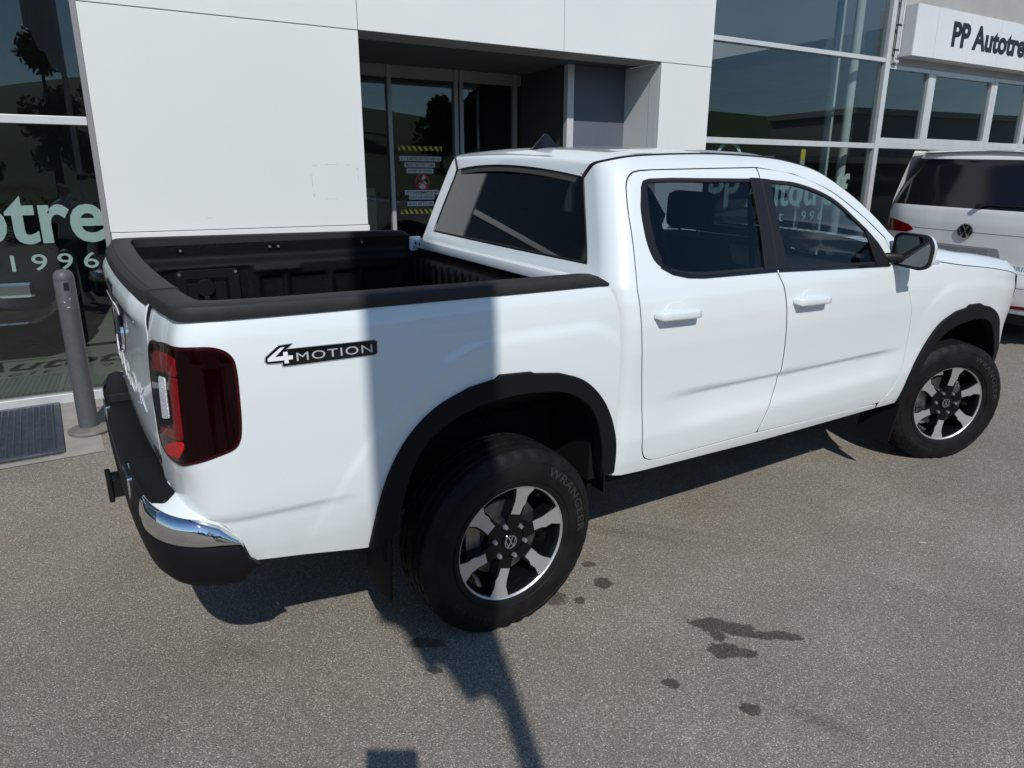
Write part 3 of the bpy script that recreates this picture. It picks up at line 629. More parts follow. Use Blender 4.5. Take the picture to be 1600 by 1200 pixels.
# ---- bed tub
def far_wall(x, z, side):
    """inner wall: pressed fields in the liner"""
    y = .800-.045*float(sstep(1.285, 1.235, z))
    def rect(x0, x1, z0, z1, e=.012): return float(sstep(x0-e, x0+e, x)*(1-sstep(x1-e, x1+e, x))*sstep(z0-e, z0+e, z)*(1-sstep(z1-e, z1+e, z)))
    for x0, x1 in ((-.445, -.335), (-.30, -.10), (-.065, .06), (.10, .30)): y += .020*rect(x0, x1, .95, 1.175)
    y -= .014*rect(-.47, -.24, 1.20, 1.222)
    y += .012*rect(-.90, -.50, .95, 1.232)
    return (x, side*y, z)
for sd in (-1, 1):
    MB().grid(lambda x, z: far_wall(x, z, sd), list(np.linspace(-1.03, .45, 150)), list(np.linspace(.86, 1.345, 56))).build('bed_side_wall', LINER, truck, smooth=180)
    b = MB().box((-.43, min(sd*.50, sd*.80), .85), (.43, max(sd*.50, sd*.80), 1.065), .06).build('wheel_housing', LINER, truck, smooth=60)
    # power socket panel, tie-downs
    pn = MB(); f2 = lambda a, b, h: (a, sd*(.752-h), b)
    pn.prism(rnd([(-.842, 1.03), (-.552, 1.03), (-.552, 1.232), (-.842, 1.232)], .03), 0, .012, f2)
    po = pn.build('socket_panel', BLACKPL, truck, bevel=.003)
    MB().prism(rnd([(-.80, 1.04), (-.605, 1.04), (-.605, 1.192), (-.80, 1.192)], .012), .012, .016, f2).build('socket_recess', GLOSSBLK, po)
    MB().prism([(-.716+.043*math.cos(a), 1.146+.043*math.sin(a)) for a in np.linspace(0, 2*math.pi, 25)[:-1]], .014, .032, f2).build('socket_lid', BLACKPL, po, bevel=.004)
    MB().box((-.728, min(sd*.742, sd*.708), 1.085), (-.704, max(sd*.742, sd*.708), 1.108), .003).build('socket_latch', SATBLK, po)
    for x0, x1 in ((-.795, -.760), (-.672, -.632)):
        MB().prism([(x0, 1.05), (x1+.01, 1.05), (x1+.01, 1.17), (x0, 1.17)], .016, .020, f2).build('socket_rib', BLACKPL, po, bevel=.002)
    for x, z in ((-.825, 1.215), (-.57, 1.215)):
        MB().prism([(x+.007*math.cos(a), z+.007*math.sin(a)) for a in np.linspace(0, 2*math.pi, 13)[:-1]], .012, .015, f2).build('screw', NUT, po)
    for x, w in ((-.80, .026), (-.36, .060), (.11, .026)):
        td = MB().box((x-w/2, min(sd*.818, sd*.797), 1.300), (x+w/2, max(sd*.818, sd*.797), 1.338), .003).build('tie_down_bracket', GLOSSBLK, truck)
        for k in ((0,) if w < .04 else (-.021, .021)):
            MB().lathe([(0, 0), (.0065, 0), (.0065, .006), (0, .006)], 10, 'y', (x+k, sd*.795-(.006 if sd > 0 else 0), 1.320)).build('bolt', NUT, td)
MB().grid(lambda x, y: (x, y, .862+.012*float(sstep(-.2, .2, math.sin(y*2*math.pi/.11)))), list(np.linspace(-1.03, .45, 3)), list(np.linspace(-.8, .8, 180))).build('bed_floor', LINER, truck, smooth=60)
MB().grid(lambda y, z: (.44-.014*float(sstep(-.3, .3, math.sin(y*2*math.pi/.075)))*float(sstep(.95, .98, z)*(1-sstep(1.20, 1.225, z)))-.03*float(1-sstep(1.22, 1.24, z)), y, z), list(np.linspace(-.8, .8, 260)), list(np.linspace(.86, 1.285, 30))).build('bed_front_wall', LINER, truck, smooth=60)
hd = MB(); hd.box((.405, -.80, 1.283), (.462, .80, 1.328), .005)
hdo = hd.build('bed_header_bar', WHITE, truck, smooth=40)
for sd in (-1, 1):
    hb = MB(); hb.box((.392, sd*.79-.012, 1.255), (.455, sd*.79+.012, 1.338), .004); hb.build('header_bracket', WHITE, hdo)
    for k in (0, .05): MB().lathe([(0, 0), (.009, 0), (.009, .003), (0, .003)], 12, 'x', (.4025, sd*(.74-k), 1.306)).build('header_hole', SEAL_GAPSHADE, hdo)

# ---- rear bumper
BPATH = [(-.925, .902), (-.99, .905), (-1.06, .893), (-1.12, .858), (-1.165, .80), (-1.192, .72), (-1.208, .60), (-1.218, .40), (-1.222, 0)]
bp = spl(BPATH, 8); BL = [0]
for a, b in zip(bp[:-1], bp[1:]): BL.append(BL[-1]+math.hypot(b[0]-a[0], b[1]-a[1]))
def bpath(s, n):
    x = np.interp(s, BL, [q[0] for q in bp]); w = np.interp(s, BL, [q[1] for q in bp]); e = .004
    dx = np.interp(s+e, BL, [q[0] for q in bp])-np.interp(s-e, BL, [q[0] for q in bp]); dw = np.interp(s+e, BL, [q[1] for q in bp])-np.interp(s-e, BL, [q[1] for q in bp])
    L = math.hypot(dx, dw)+1e-9; return float(x+n*dw/L), float(w-n*dx/L)
LEN = BL[-1]
ZT = lambda s: float(np.interp(s, [0, .02, .05, .105, .16, .30, .45, .7, 2], [.575, .60, .668, .726, .750, .762, .762, .748, .748]))      # where the bumper meets the body
ZC = lambda s: float(np.interp(s, [0, .03, .05, .10, .20, .45, .62, 2], [.572, .600, .652, .664, .668, .672, .690, .700]))                       # lower edge of the chrome
secs = []
for side in (-1, 1):
    ss = list(np.linspace(0, LEN, 70)); ss = ss if side < 0 else ss[::-1][1:]
    for s in ss:
        zc = ZC(s); low = .562-.044*float(sstep(0, .06, s)); t = float(sstep(.40, .46, s)); tz_ = zc*(1-t)+.742*t
        kk = min(1, s/.10); sec = [(-.020-.08*kk, low+.004+.066*kk), (-.012-.033*kk, low+.006), (-.008-.014*kk, low), (-.002, low+.18*(zc-low)), (.010, (low+zc)/2), (.012, zc-.15*(zc-low)), (.006, zc-.001), (.002, tz_), (-.012, tz_+.004*t), (-.015-.085*kk, tz_+.004*t)]
        secs.append([(lambda q: (q[0], side*q[1], z))(bpath(s, n)) for n, z in sec])
bump = MB().sweep(secs).build('rear_bumper', BLACKPL, truck, smooth=38)
for side in (-1, 1):
    # chrome corner wrapping from the flank to the rear face, white lip above it
    secs = []; lips = []
    for s in np.linspace(.045, .44, 60):
        zc, zt = ZC(s), ZT(s)+.002; e = float(sstep(.44, .36, s)*sstep(.045, .10, s)); h = zt-zc
        secs.append([(lambda q: (q[0], side*q[1], z))(bpath(s, n)) for n, z in spl([(-.012, zc), (.006+.006*e, zc+.004), (.011+.009*e, zc+h*.30), (.009+.009*e, zc+h*.62), (.001+.006*e, zc+h*.90), (-.012, zt)], 5)])
        lips.append([(lambda q: (q[0], side*q[1], z))(bpath(s, n)) for n, z in ((-.004, zt-.006), (-.010, zt+.001), (-.020, zt+.005), (-.045, zt+.013), (-.095, zt+.026))])
    MB().sweep(secs, closed=False).build('chrome_corner', CHROME, bump, smooth=180); MB().sweep(lips, closed=False).build('bumper_lip', WHITE, bump, smooth=180)
    # raised end pad of the step
    pad = MB(); pol = [bpath(s, -.006-.02*float(sstep(.36, .30, s))) for s in np.linspace(.30, .70, 16)]+[bpath(s, -.12) for s in np.linspace(.70, .34, 8)]
    pad.prism([(a, side*b) for a, b in pol], .74, .786, top_scale=.93); pad.build('step_pad', BLACKPL, bump, bevel=.010, smooth=40)
step = MB(); pol = [bpath(s, -.004) for s in np.linspace(.68, LEN, 12)]; pol = [(a, -b) for a, b in pol]+[(a, b) for a, b in pol[::-1][1:]]
pol += [(-1.10, .60), (-1.10, -.60)]
step.prism(pol, .70, .742); step.build('bumper_step', BLACKPL, bump, bevel=.006, smooth=40)
tr_ = MB()
for i in range(9):
    for j in range(3):
        for sd in (-1, 1):
            x0 = -1.195+.028*j; y0 = sd*(.30+.032*i); tr_.box((x0, y0-.011, .741), (x0+.018, y0+.011, .7455), .001)
tag(tr_.build('step_tread', BLACKPL, bump), kind='stuff')
MB().box((-1.228, -.26, .60), (-1.2185, .26, .715), .004).build('plate_recess', SATBLK, bump)
MB().box((-1.226, .33, .66), (-1.205, .47, .752), .006).build('chrome_insert', CHROME, bump)
MB().box((-1.226, -.47, .66), (-1.205, -.33, .752), .006).build('chrome_insert', CHROME, bump)
hit = MB(); hit.box((-1.26, -.04, .50), (-1.05, .04, .58), .006); hit.box((-1.275, -.052, .488), (-1.255, .052, .592), .006)
hit.build('tow_receiver', GLOSSBLK, truck)

# ---- underbody
ub = MB(); ub.box((.45, -.80, .44), (2.62, .80, .60)); ub.box((2.62, -.58, .40), (4.0, .58, .95)); ub.box((-1.05, -.55, .47), (.45, .55, .84))
ub.box((-1.08, -.80, .60), (-.62, .80, .85)); ub.box((.42, -.84, .50), (.60, .84, .9)); ub.build('chassis', UNDER, truck)
for sd in (-1, 1):
    for cx_, arc in ((0, [(.56-a, b) for a, b in ARCH_I]), (3.27, FARCH_I)):
        a2 = spl([(x, z) for x, z in arc], 4); a2 = [(a2[0][0], .42)]+a2+[(a2[-1][0], .42)]
        a3 = [(cx_+(x-cx_)*1.06, z+.02) for x, z in a2]
        MB().sweep([[(x, sd*.905, z) for x, z in a2], [(x, sd*.88, z+.002) for x, z in a3], [(x, sd*.57, z) for x, z in a3]], closed=False).add([(x, sd*.57, z) for x, z in a3], [tuple(range(len(a3)))]).build('wheel_arch_liner', UNDER, truck, smooth=40)
    # mud flaps
    MB().sweep([[(x, sd*y, z) for y, z in ((.90, .60), (.915, .45), (.905, .285), (.78, .255), (.70, .30), (.70, .60))] for x in (-.505, -.492)]).build('mud_flap', BLACKPL, truck, bevel=.003)
    MB().sweep([[(x-.10*(.55-z), sd*y, z) for y, z in ((.90, .56), (.90, .45), (.885, .225), (.80, .205), (.68, .24), (.68, .56))] for x in (2.690, 2.703)]).build('mud_flap', BLACKPL, truck, bevel=.003)
    spring = MB()
    for k in range(3): spring.box((-.62+.12*k, sd*.56-.03, .47-.012*k), (.72-.14*k, sd*.56+.03, .478-.012*k))
    spring.build('leaf_spring', UNDER, truck)
MB().tube([(0, -.70, .366), (0, .70, .366)], .055, 10).build('rear_axle', UNDER, truck)

# ---- wheels
def make_wheel():
    w = MB(); w.mat(WHEELBLK)
    w.lathe([(.229, -.103), (.222, -.095), (.214, -.06), (.205, .0), (.205, .09), (.225, .105)], 64, 'y')
    w.lathe([(0, -.084), (.030, -.085), (.082, -.080), (.090, -.070), (.090, -.03), (0, -.03)], 40, 'y')
    f = lambda a, b, h: (a, h, b)
    for k in range(6):
        an = k*math.pi/3+rad(18); c, s = math.cos(an), math.sin(an)
        g = lambda a, b, h, c=c, s=s: (a*c-b*s, h-.10*max(0, .235-a)*0+.010*(1-min(1, max(0, (a-.07)/.15))), a*s+b*c)
        w.prism([(a_, -b_*.88) for a_, b_ in [(.230, -.050), (.19, -.032), (.165, -.030), (.07, -.036), (.06, .034), (.145, .036), (.165, .046), (.195, .046), (.230, .070)][::-1]], -.040, -.096, g)
    w.mat(ALU)
    w.lathe([(.2290, -.1035), (.2310, -.107), (.2360, -.1105), (.2415, -.1085), (.2420, -.101)], 72, 'y')
    for k in range(6):
        an = k*math.pi/3+rad(18); c, s = math.cos(an), math.sin(an)
        g = lambda a, b, h, c=c, s=s: (a*c-b*s, h+.010*(1-min(1, max(0, (a-.07)/.15)))-.0085*max(0, (a-.19)/.04), a*s+b*c)
        w.prism([(a_, -b_*.88) for a_, b_ in [(.2315, -.043), (.222, -.036), (.19, -.0235), (.165, -.0215), (.116, -.027), (.112, .020), (.146, .027), (.160, .037), (.19, .037), (.214, .052), (.2300, .062)][::-1]], -.0955, -.0985, g)
    wheel = w.build('wheel', None, None, smooth=35)
    # tyre
    ty = MB(); prof = []
    side_p = [(.226, -.100), (.238, -.112), (.252, -.1185), (.275, -.1250), (.305, -.1275), (.330, -.1255), (.352, -.1195), (.366, -.1125), (.376, -.104)]
    crown = [(.3815, -.097), (.3845, -.080), (.3775, -.0785), (.3775, -.0655), (.3855, -.064), (.3865, -.040), (.3790, -.0385), (.3790, -.0265), (.3870, -.025), (.3872, 0)]
    half = side_p+crown; full = half+[(r, -y) for r, y in half[:-1][::-1]]
    n = 180; v = []; fcs = []; m_ = len(full)
    for i in range(n):
        a = 2*math.pi*i/n
        for j, (r, y) in enumerate(full):
            ay = abs(y); rr = r; sh = 1 if y < 0 else -1
            ph = (i+int(round(ay*70))*1) % 5
            if ay > .0235 and r > .381 and ay < .085 and (i+(3 if y > 0 else 0)+int(ay*90)) % 5 == 0: rr = r-.0065      # lateral sipes
            if .100 < ay < .1130 and .36 < r < .385 and (i+(2 if y > 0 else 0)) % 5 in (0, 1): rr = r-.0075              # shoulder lugs
            if .118 < ay < .1215 and .345 < r < .36 and i % 5 in (2, 3): y2 = y*1.02
            else: y2 = y
            v.append((rr*math.cos(a), y2, rr*math.sin(a)))
    for i in range(n):
        for j in range(m_-1): fcs.append((i*m_+j, i*m_+j+1, ((i+1) % n)*m_+j+1, ((i+1) % n)*m_+j))
    ty.add(v, fcs); tyre = ty.build('tyre', RUBBER, wheel, smooth=42)
    for rr_, dy in ((.262, .0018), (.338, .0012)):
        MB().lathe([(rr_-.0022, -.1222 if rr_ < .3 else -.1235), (rr_, -.1222-.0035 if rr_ < .3 else -.1262), (rr_+.0022, -.1222 if rr_ < .3 else -.1235)], 96, 'y').build('sidewall_ridge', RUBBER, wheel, smooth=60)
    def arc(a0, r0):
        def f_(a, b, h):
            th = a0-a/(r0+.012); r = r0+b; y = -np.interp(r, [.27, .305, .33, .352], [.1243, .1278, .1260, .1203])-.0006-h
            return (r*math.cos(th), float(y), r*math.sin(th))
        return f_
    text_obj('tyre_lettering', 'WRANGLER', arc(rad(62), .297), RUBBER_L, wheel, size=1, offset=.02, spacing=1.15, fit=(.36, .034), thick=.0012)
    text_obj('tyre_lettering', '255/65 R18', arc(rad(250), .300), RUBBER_L, wheel, size=1, spacing=1.1, fit=(.20, .016), thick=.0008)
    for k in range(6):
        an = k*math.pi/3+rad(48); c = (.0698*math.cos(an), 0, .0698*math.sin(an))
        MB().lathe([(.0165, -.079), (.0165, -.0815), (.0125, -.0815), (.0125, -.079)], 20, 'y', c, close=True).build('nut_seat', SATBLK, wheel)
        MB().lathe([(.0098, -.078), (.0098, -.094), (.0078, -.0985), (.003, -.1005), (0, -.1005)], 6, 'y', c).build('wheel_nut', NUT, wheel, smooth=30)
    cap = MB().lathe([(.034, -.080), (.034, -.090), (.031, -.093), (0, -.0935)], 36, 'y').build('centre_cap', WHEELBLK, wheel, smooth=35)
    emblem('cap_emblem', .0275, .0012, cap, CAPS, None, lambda a, b, h: (a, -.0935-h, b))
    d = MB(); d.lathe([(.06, -.036), (.160, -.036), (.160, -.012), (.06, -.012)], 48, 'y', close=True); disc = d.build('brake_disc', STEEL, wheel, smooth=35)
    cal = MB(); cal.box((-.175, -.05, -.02), (-.10, .03, .10), .012); cal.build('brake_caliper', STEEL, disc)
    return wheel
HUB = .3665
proto = make_wheel()
for i, (x, y, st_, spin) in enumerate(((0, -.81, 0, 0), (3.27, -.81, rad(-22), rad(-8)), (0, .81, 0, rad(15)), (3.27, .81, rad(-20), rad(40)))):
    wobj = proto if i == 0 else copy_tree(proto)
    wobj.parent = truck; wobj.rotation_mode = 'XYZ'
    R = Matrix.Rotation(st_, 4, 'Z')@(Matrix.Rotation(math.pi, 4, 'Z') if y > 0 else Matrix.Identity(4))@Matrix.Rotation(spin, 4, 'Y')
    wobj.matrix_local = Matrix.Translation((x, y, HUB))@R
# tyres carry weight: flatten the contact patch in the tyre mesh of each wheel
for w_ in [c for c in truck.children if c.name.startswith('wheel') and any(g.name.startswith('tyre') for g in c.children)]:
    for t_ in [g for g in w_.children if g.name.startswith('tyre') and 'letter' not in g.name]:
        me = t_.data.copy(); t_.data = me; M3 = w_.matrix_local.to_3x3(); Mi = M3.inverted()
        for q in me.vertices:
            g_ = M3@q.co
            if g_.z < -HUB+.004:
                k = (-HUB+.004-g_.z); bul = .35*k*(1 if abs(q.co.y) > .1 else .2); g_.z = -HUB+.003-.001*k/.02
                q.co = Mi@g_; q.co.y *= 1+bul/.12
bpy.context.view_layer.update()

# ---- mirrors
for sd in (-1, 1):
    mb = MB(); prof = [(-1.5, 0)]
    sh = rnd([(.885, 1.288), (1.045, 1.274), (1.078, 1.300), (1.082, 1.395), (1.050, 1.446), (.910, 1.452), (.885, 1.432)], .024, 5)
    c0 = (.985, 1.36)
    def ring(x, k, dx=0): return [(x+dx*(a-c0[0]), sd*(c0[0]+(a-c0[0])*k), c0[1]+(b-c0[1])*k) for a, b in sh]
    mir_ = MB().sweep([ring(2.335, .985), ring(2.327, 1.0), ring(2.333, 1.02), ring(2.36, 1.02)], closed=True, cap=False).build('wing_mirror', SATBLK, truck, smooth=50)
    MB().sweep([ring(2.36, 1.016), ring(2.368, 1.016), ring(2.39, .98), ring(2.42, .84), ring(2.44, .60), ring(2.447, .2)], cap=True).build('mirror_shell', WHITE, mir_, smooth=60)
    MB().sweep([ring(2.338, .985), ring(2.350, .855)], cap=False).build('mirror_bezel', SATBLK, mir_, smooth=60)
    MB().add(ring(2.347, .87, .14), [tuple(range(len(sh)))]).build('mirror_glass', MIRRORM, mir_)
    MB().box((2.375, min(sd*1.070, sd*1.084), 1.305), (2.43, max(sd*1.070, sd*1.084), 1.325), .003).build('side_indicator', AMBER, mir_)
    MB().sweep([[(2.29+.03*math.cos(a), sd*.872, 1.325+.022*math.sin(a)) for a in np.linspace(0, 2*math.pi, 13)[:-1]], [(2.375+.035*math.cos(a), sd*.95, 1.318+.028*math.sin(a)) for a in np.linspace(0, 2*math.pi, 13)[:-1]]]).build('mirror_arm', SATBLK, mir_, smooth=60)

# ---- cabin
def seat(name, x, y, w, back_h=.62):
    s_ = MB(); s_.box((x-.26, y-w/2, .72), (x+.26, y+w/2, .90), .05)
    o_ = s_.build(name, SEATM, truck, smooth=60)
    b_ = MB(); secs = []
    for t in np.linspace(0, 1, 8):
        xx = x-.22-.20*t*back_h/.62; ww = w/2*(1-.16*max(0, t-.5)*2); d_ = .075-.025*t
        secs.append([(xx+d_*a, y+ww*b, .84+back_h*t) for a, b in ((-1, -.9), (-.6, -1), (.8, -1), (1.2, -.86), (.8, -.6), (.8, .6), (1.2, .86), (.8, 1), (-.6, 1), (-1, .9))])
    b_.sweep(secs).build('backrest', SEATM, o_, smooth=50)
    xh = x-.22-.20*back_h/.62-.01
    MB().box((xh-.05, y-.13, .84+back_h+.035), (xh+.055, y+.13, .84+back_h+.215), .035).build('headrest', SEATM, o_, smooth=60)
    for k in (-.06, .06): MB().tube([(xh, y+k, .84+back_h-.03), (xh, y+k, .84+back_h+.06)], .007, 6).build('headrest_post', NUT, o_)
    return o_
for y in (-.38, .38): seat('front_seat', 1.78, y, .50, .58)
for y in (-.44, 0, .44): seat('rear_seat', .98, y, .42, .50)
ds = MB(); secs = []
for y in np.linspace(-.80, .80, 17):
    secs.append([(x, y, z+.02*math.exp(-((y-.38)/.2)**2)) for x, z in ((2.15, .78), (2.10, 1.02), (2.16, 1.16), (2.28, 1.215), (2.78, 1.22), (2.78, .78))])
ds.sweep(secs).build('dashboard', DASHM, truck, smooth=50)
sw = MB(); cen = Vector((2.03, .38, 1.10)); ax = Vector((-.9, 0, .42)).normalized(); e1 = Vector((0, 1, 0)); e2 = ax.cross(e1)
sw.tube([cen+e1*.19*math.cos(a)+e2*.19*math.sin(a) for a in np.linspace(0, 2*math.pi, 33)[:-1]], .017, 8, True)
for a in (0, math.pi, -math.pi/2): sw.tube([cen, cen+e1*.185*math.cos(a)+e2*.185*math.sin(a)], .02, 6)
sw.build('steering_wheel', DASHM, truck, smooth=60)
MB().box((2.12, -.15, .98), (2.16, .13, 1.20), .01).build('centre_screen', GLOSSBLK, truck)
MB().box((.56, -.82, .56), (2.60, .82, .66)).build('cabin_floor', DASHM, truck)
for sd in (-1, 1):
    for a, b in ((.66, 1.40), (1.46, 2.50)):
        MB().grid(lambda x, z: (x, sd*(.80-.04*float(sstep(1.1, 1.3, z))), z), list(np.linspace(a, b, 4)), list(np.linspace(.56, 1.285, 6))).build('door_card', DASHM, truck)
    MB().tube([(.86, sd*.60, 1.66), (.95, sd*.63, 1.45), (1.10, sd*.66, 1.05)], .012, 5).build('seat_belt', SEATM, truck)
    MB().tube([(1.50, sd*.62, 1.63), (1.48, sd*.70, 1.30), (1.52, sd*.72, .95)], .014, 5).build('seat_belt', SEATM, truck)
MB().box((1.82, -.12, 1.655), (1.86, .12, 1.72), .015).build('rear_view_mirror', DASHM, truck)

# ------------------------------------------------------------------ yard
def asphalt():
    m = bpy.data.materials.new('asphalt'); m.use_nodes = True; n = m.node_tree.nodes; l = m.node_tree.links; b = n['Principled BSDF']
    geo = n.new('ShaderNodeNewGeometry'); P = geo.outputs['Position']
    def noise(sc, det=3, rough=.5, v=None):
        t = n.new('ShaderNodeTexNoise'); t.inputs['Scale'].default_value = sc; t.inputs['Detail'].default_value = det; t.inputs['Roughness'].default_value = rough; l.new(v or P, t.inputs['Vector']); return t.outputs['Fac']
    def ramp(x, stops):
        r = n.new('ShaderNodeValToRGB'); e = r.color_ramp.elements
        while len(e) < len(stops): e.new(.5)
        for i, (p, c) in enumerate(stops): e[i].position = p; e[i].color = (*c, 1) if len(c) == 3 else c
        l.new(x, r.inputs[0]); return r.outputs[0]
    def mix(a, b_, f, mode='MIX'):
        q = n.new('ShaderNodeMix'); q.data_type = 'RGBA'; q.blend_type = mode
        if isinstance(f, float): q.inputs[0].default_value = f
        else: l.new(f, q.inputs[0])
        for k, s in ((6, a), (7, b_)):
            if isinstance(s, tuple): q.inputs[k].default_value = (*s, 1)
            else: l.new(s, q.inputs[k])
        return q.outputs[2]
    def math_(op, a, b_=None, c=None):
        q = n.new('ShaderNodeMath'); q.operation = op
        for k, s in enumerate((a, b_, c)):
            if s is None: continue
            if isinstance(s, (int, float)): q.inputs[k].default_value = s
            else: l.new(s, q.inputs[k])
        return q.outputs[0]
    vo = n.new('ShaderNodeTexVoronoi'); vo.inputs['Scale'].default_value = 225; l.new(P, vo.inputs['Vector'])
    sep = n.new('ShaderNodeSeparateColor'); l.new(vo.outputs['Color'], sep.inputs[0])
    stone = ramp(sep.outputs[0], [(0, (0.105, 0.098, 0.088)), (.30, (0.184, 0.172, 0.154)), (.66, (0.263, 0.247, 0.222)), (.90, (0.367, 0.347, 0.311)), (.97, (0.630, 0.604, 0.560)), (1, (0.700, 0.700, 0.700))])
    vo2 = n.new('ShaderNodeTexVoronoi'); vo2.inputs['Scale'].default_value = 430; l.new(P, vo2.inputs['Vector'])
    sep2 = n.new('ShaderNodeSeparateColor'); l.new(vo2.outputs['Color'], sep2.inputs[0])
    fine = ramp(sep2.outputs[1], [(0, (0.131, 0.123, 0.110)), (.5, (0.231, 0.217, 0.196)), (.93, (0.333, 0.315, 0.284)), (1, (0.700, 0.700, 0.700))])
    base = mix(stone, fine, .42)
    edge = ramp(vo.outputs['Distance'], [(.25, (1, 1, 1)), (.75, (.66, .66, .66))]); base = mix(base, edge, .8, 'MULTIPLY')
    big = ramp(noise(.55, 5, .6), [(.3, (.86, .86, .87)), (.7, (1.10, 1.09, 1.07))]); base = mix(base, big, 1.0, 'MULTIPLY')
    pat = ramp(noise(2.3, 4, .65), [(.35, (.93, .92, .90)), (.65, (1.05, 1.05, 1.05))]); base = mix(base, pat, 1.0, 'MULTIPLY')
    # oil and water spots (their own shapes), smudges
    warp = n.new('ShaderNodeTexNoise'); warp.inputs['Scale'].default_value = 16; warp.inputs['Detail'].default_value = 6; warp.inputs['Roughness'].default_value = .75; l.new(P, warp.inputs['Vector'])
    wf = math_('SUBTRACT', warp.outputs['Fac'], .5)
    spots = [(.685, -1.335, .075, .055, 1.), (.755, -1.41, .085, .045, 1.), (.84, -1.505, .09, .030, 1.), (.905, -1.562, .045, .022, 1.), (.615, -1.475, .07, .045, 1.), (.66, -1.515, .05, .032, 1.), (.66, -1.40, .035, .035, 1.),
             (.311, -1.499, .032, .026, 1.), (.452, -1.731, .036, .030, 1.), (.505, -.885, .040, .042, 1.), (.335, -.932, .026, .024, .9), (.255, -.862, .05, .05, .8), (.545, -.735, .036, .024, .9), (-.34, -.845, .07, .03, .9), (-.375, -1.0, .03, .02, .9)]
    acc = None
    for x, y, a, c, k in spots:
        mp = n.new('ShaderNodeMapping'); mp.vector_type = 'TEXTURE'; mp.inputs['Location'].default_value = (x, y, 0); mp.inputs['Scale'].default_value = (a, c, 1e6); mp.inputs['Rotation'].default_value = (0, 0, rad(-35)); l.new(P, mp.inputs['Vector'])
        ln = n.new('ShaderNodeVectorMath'); ln.operation = 'LENGTH'; l.new(mp.outputs[0], ln.inputs[0])
        v = math_('MULTIPLY_ADD', wf, 2.4, ln.outputs['Value']); rs = n.new('ShaderNodeMapRange'); rs.interpolation_type = 'SMOOTHSTEP'; rs.inputs['From Min'].default_value = 1.12; rs.inputs['From Max'].default_value = .88; rs.inputs['To Max'].default_value = k; l.new(v, rs.inputs['Value']); s = rs.outputs[0]
        acc = s if acc is None else math_('MAXIMUM', acc, s)
    base = mix(base, (.22, .21, .20), math_('MULTIPLY', acc, .82), 'MULTIPLY')
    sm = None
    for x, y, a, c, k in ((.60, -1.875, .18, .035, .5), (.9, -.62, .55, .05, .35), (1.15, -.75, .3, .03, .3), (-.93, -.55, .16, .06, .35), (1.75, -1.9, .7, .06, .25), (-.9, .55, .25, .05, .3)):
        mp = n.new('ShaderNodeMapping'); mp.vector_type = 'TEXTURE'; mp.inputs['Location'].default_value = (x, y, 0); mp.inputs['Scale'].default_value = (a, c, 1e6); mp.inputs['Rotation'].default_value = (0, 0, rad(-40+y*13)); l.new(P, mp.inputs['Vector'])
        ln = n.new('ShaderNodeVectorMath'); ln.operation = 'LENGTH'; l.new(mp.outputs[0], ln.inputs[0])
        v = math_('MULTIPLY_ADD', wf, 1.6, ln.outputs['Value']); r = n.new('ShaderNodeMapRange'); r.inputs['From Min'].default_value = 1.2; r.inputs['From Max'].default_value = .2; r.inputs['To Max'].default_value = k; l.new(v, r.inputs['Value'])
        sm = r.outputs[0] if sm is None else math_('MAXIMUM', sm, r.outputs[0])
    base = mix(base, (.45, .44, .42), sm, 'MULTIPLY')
    rust = ramp(noise(.9, 4, .6), [(.55, (0, 0, 0)), (.75, (.5, .5, .5))]); base = mix(base, mix(base, (1.16, .98, .90), 1.0, 'MULTIPLY'), rust)
    base = mix(base, (1.08, 1.04, .955), 1.0, 'MULTIPLY')
    l.new(base, b.inputs['Base Color'])
    rr = n.new('ShaderNodeMapRange'); rr.inputs['To Min'].default_value = .88; rr.inputs['To Max'].default_value = .42; l.new(acc, rr.inputs['Value']); l.new(rr.outputs[0], b.inputs['Roughness']); b.inputs['Specular IOR Level'].default_value = .3
    bp = n.new('ShaderNodeBump'); bp.inputs['Strength'].default_value = .55; bp.inputs['Distance'].default_value = .004; bp.invert = True
    hgt = math_('MULTIPLY_ADD', noise(60, 3), .6, vo.outputs['Distance']); l.new(hgt, bp.inputs['Height']); l.new(bp.outputs[0], b.inputs['Normal'])
    return m
ASPH = asphalt()
yv = [-600, -60, -30, -14]+list(np.linspace(-12, 3.3, 8)); zf = lambda y: gz(max(y, -13))
g = MB().grid(lambda x, y: (x, y, zf(y)), [-600, -40, -8, -2, 4, 10, 40, 600], yv); tag(g.build('ground', ASPH), kind='structure')

# ------------------------------------------------------------------ dealership building: u along the front, v into it, z up
CLAD = mat('white_facade_cladding', (.69, .703, .672), .36, spec=.35, noise=(.9, .025, 5), coat=.15, coat_rough=.15)
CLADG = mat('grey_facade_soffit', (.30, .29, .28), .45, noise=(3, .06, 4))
FRAMEA = mat('anodised_window_frame', (.60, .61, .60), .42, metal=.25, noise=(8, .05, 3))
DKPANEL = mat('slate_blue_door_panel', (.10, .115, .14), .5, noise=(2, .06, 3))
SHADOWGAP = mat('dark_joint', (.05, .05, .05), .9)
CONCW = mat('grey_render_wall', (.33, .325, .31), .9, noise=(2.2, .09, 6), bump=(90, .3, .004))
LETTER = mat('mint_window_lettering', (.80, .90, .84), .6)
SIGNB = mat('black_sign_letters', (.012, .013, .015), .4)
SHOWFL = mat('showroom_floor_tile', (.36, .35, .31), .28, noise=(1.2, .08, 4))
SHOWW = mat('showroom_wall', (.22, .22, .22), .8, noise=(.6, .1, 3))
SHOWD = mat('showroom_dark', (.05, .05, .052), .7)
COLW = mat('showroom_column_white', (.66, .66, .63), .6)
SGLASS = glass('showroom_glass', (.76, .81, .80), ior=1.5, boost=1.25)
BETA = rad(-2.5); ZB = .1356
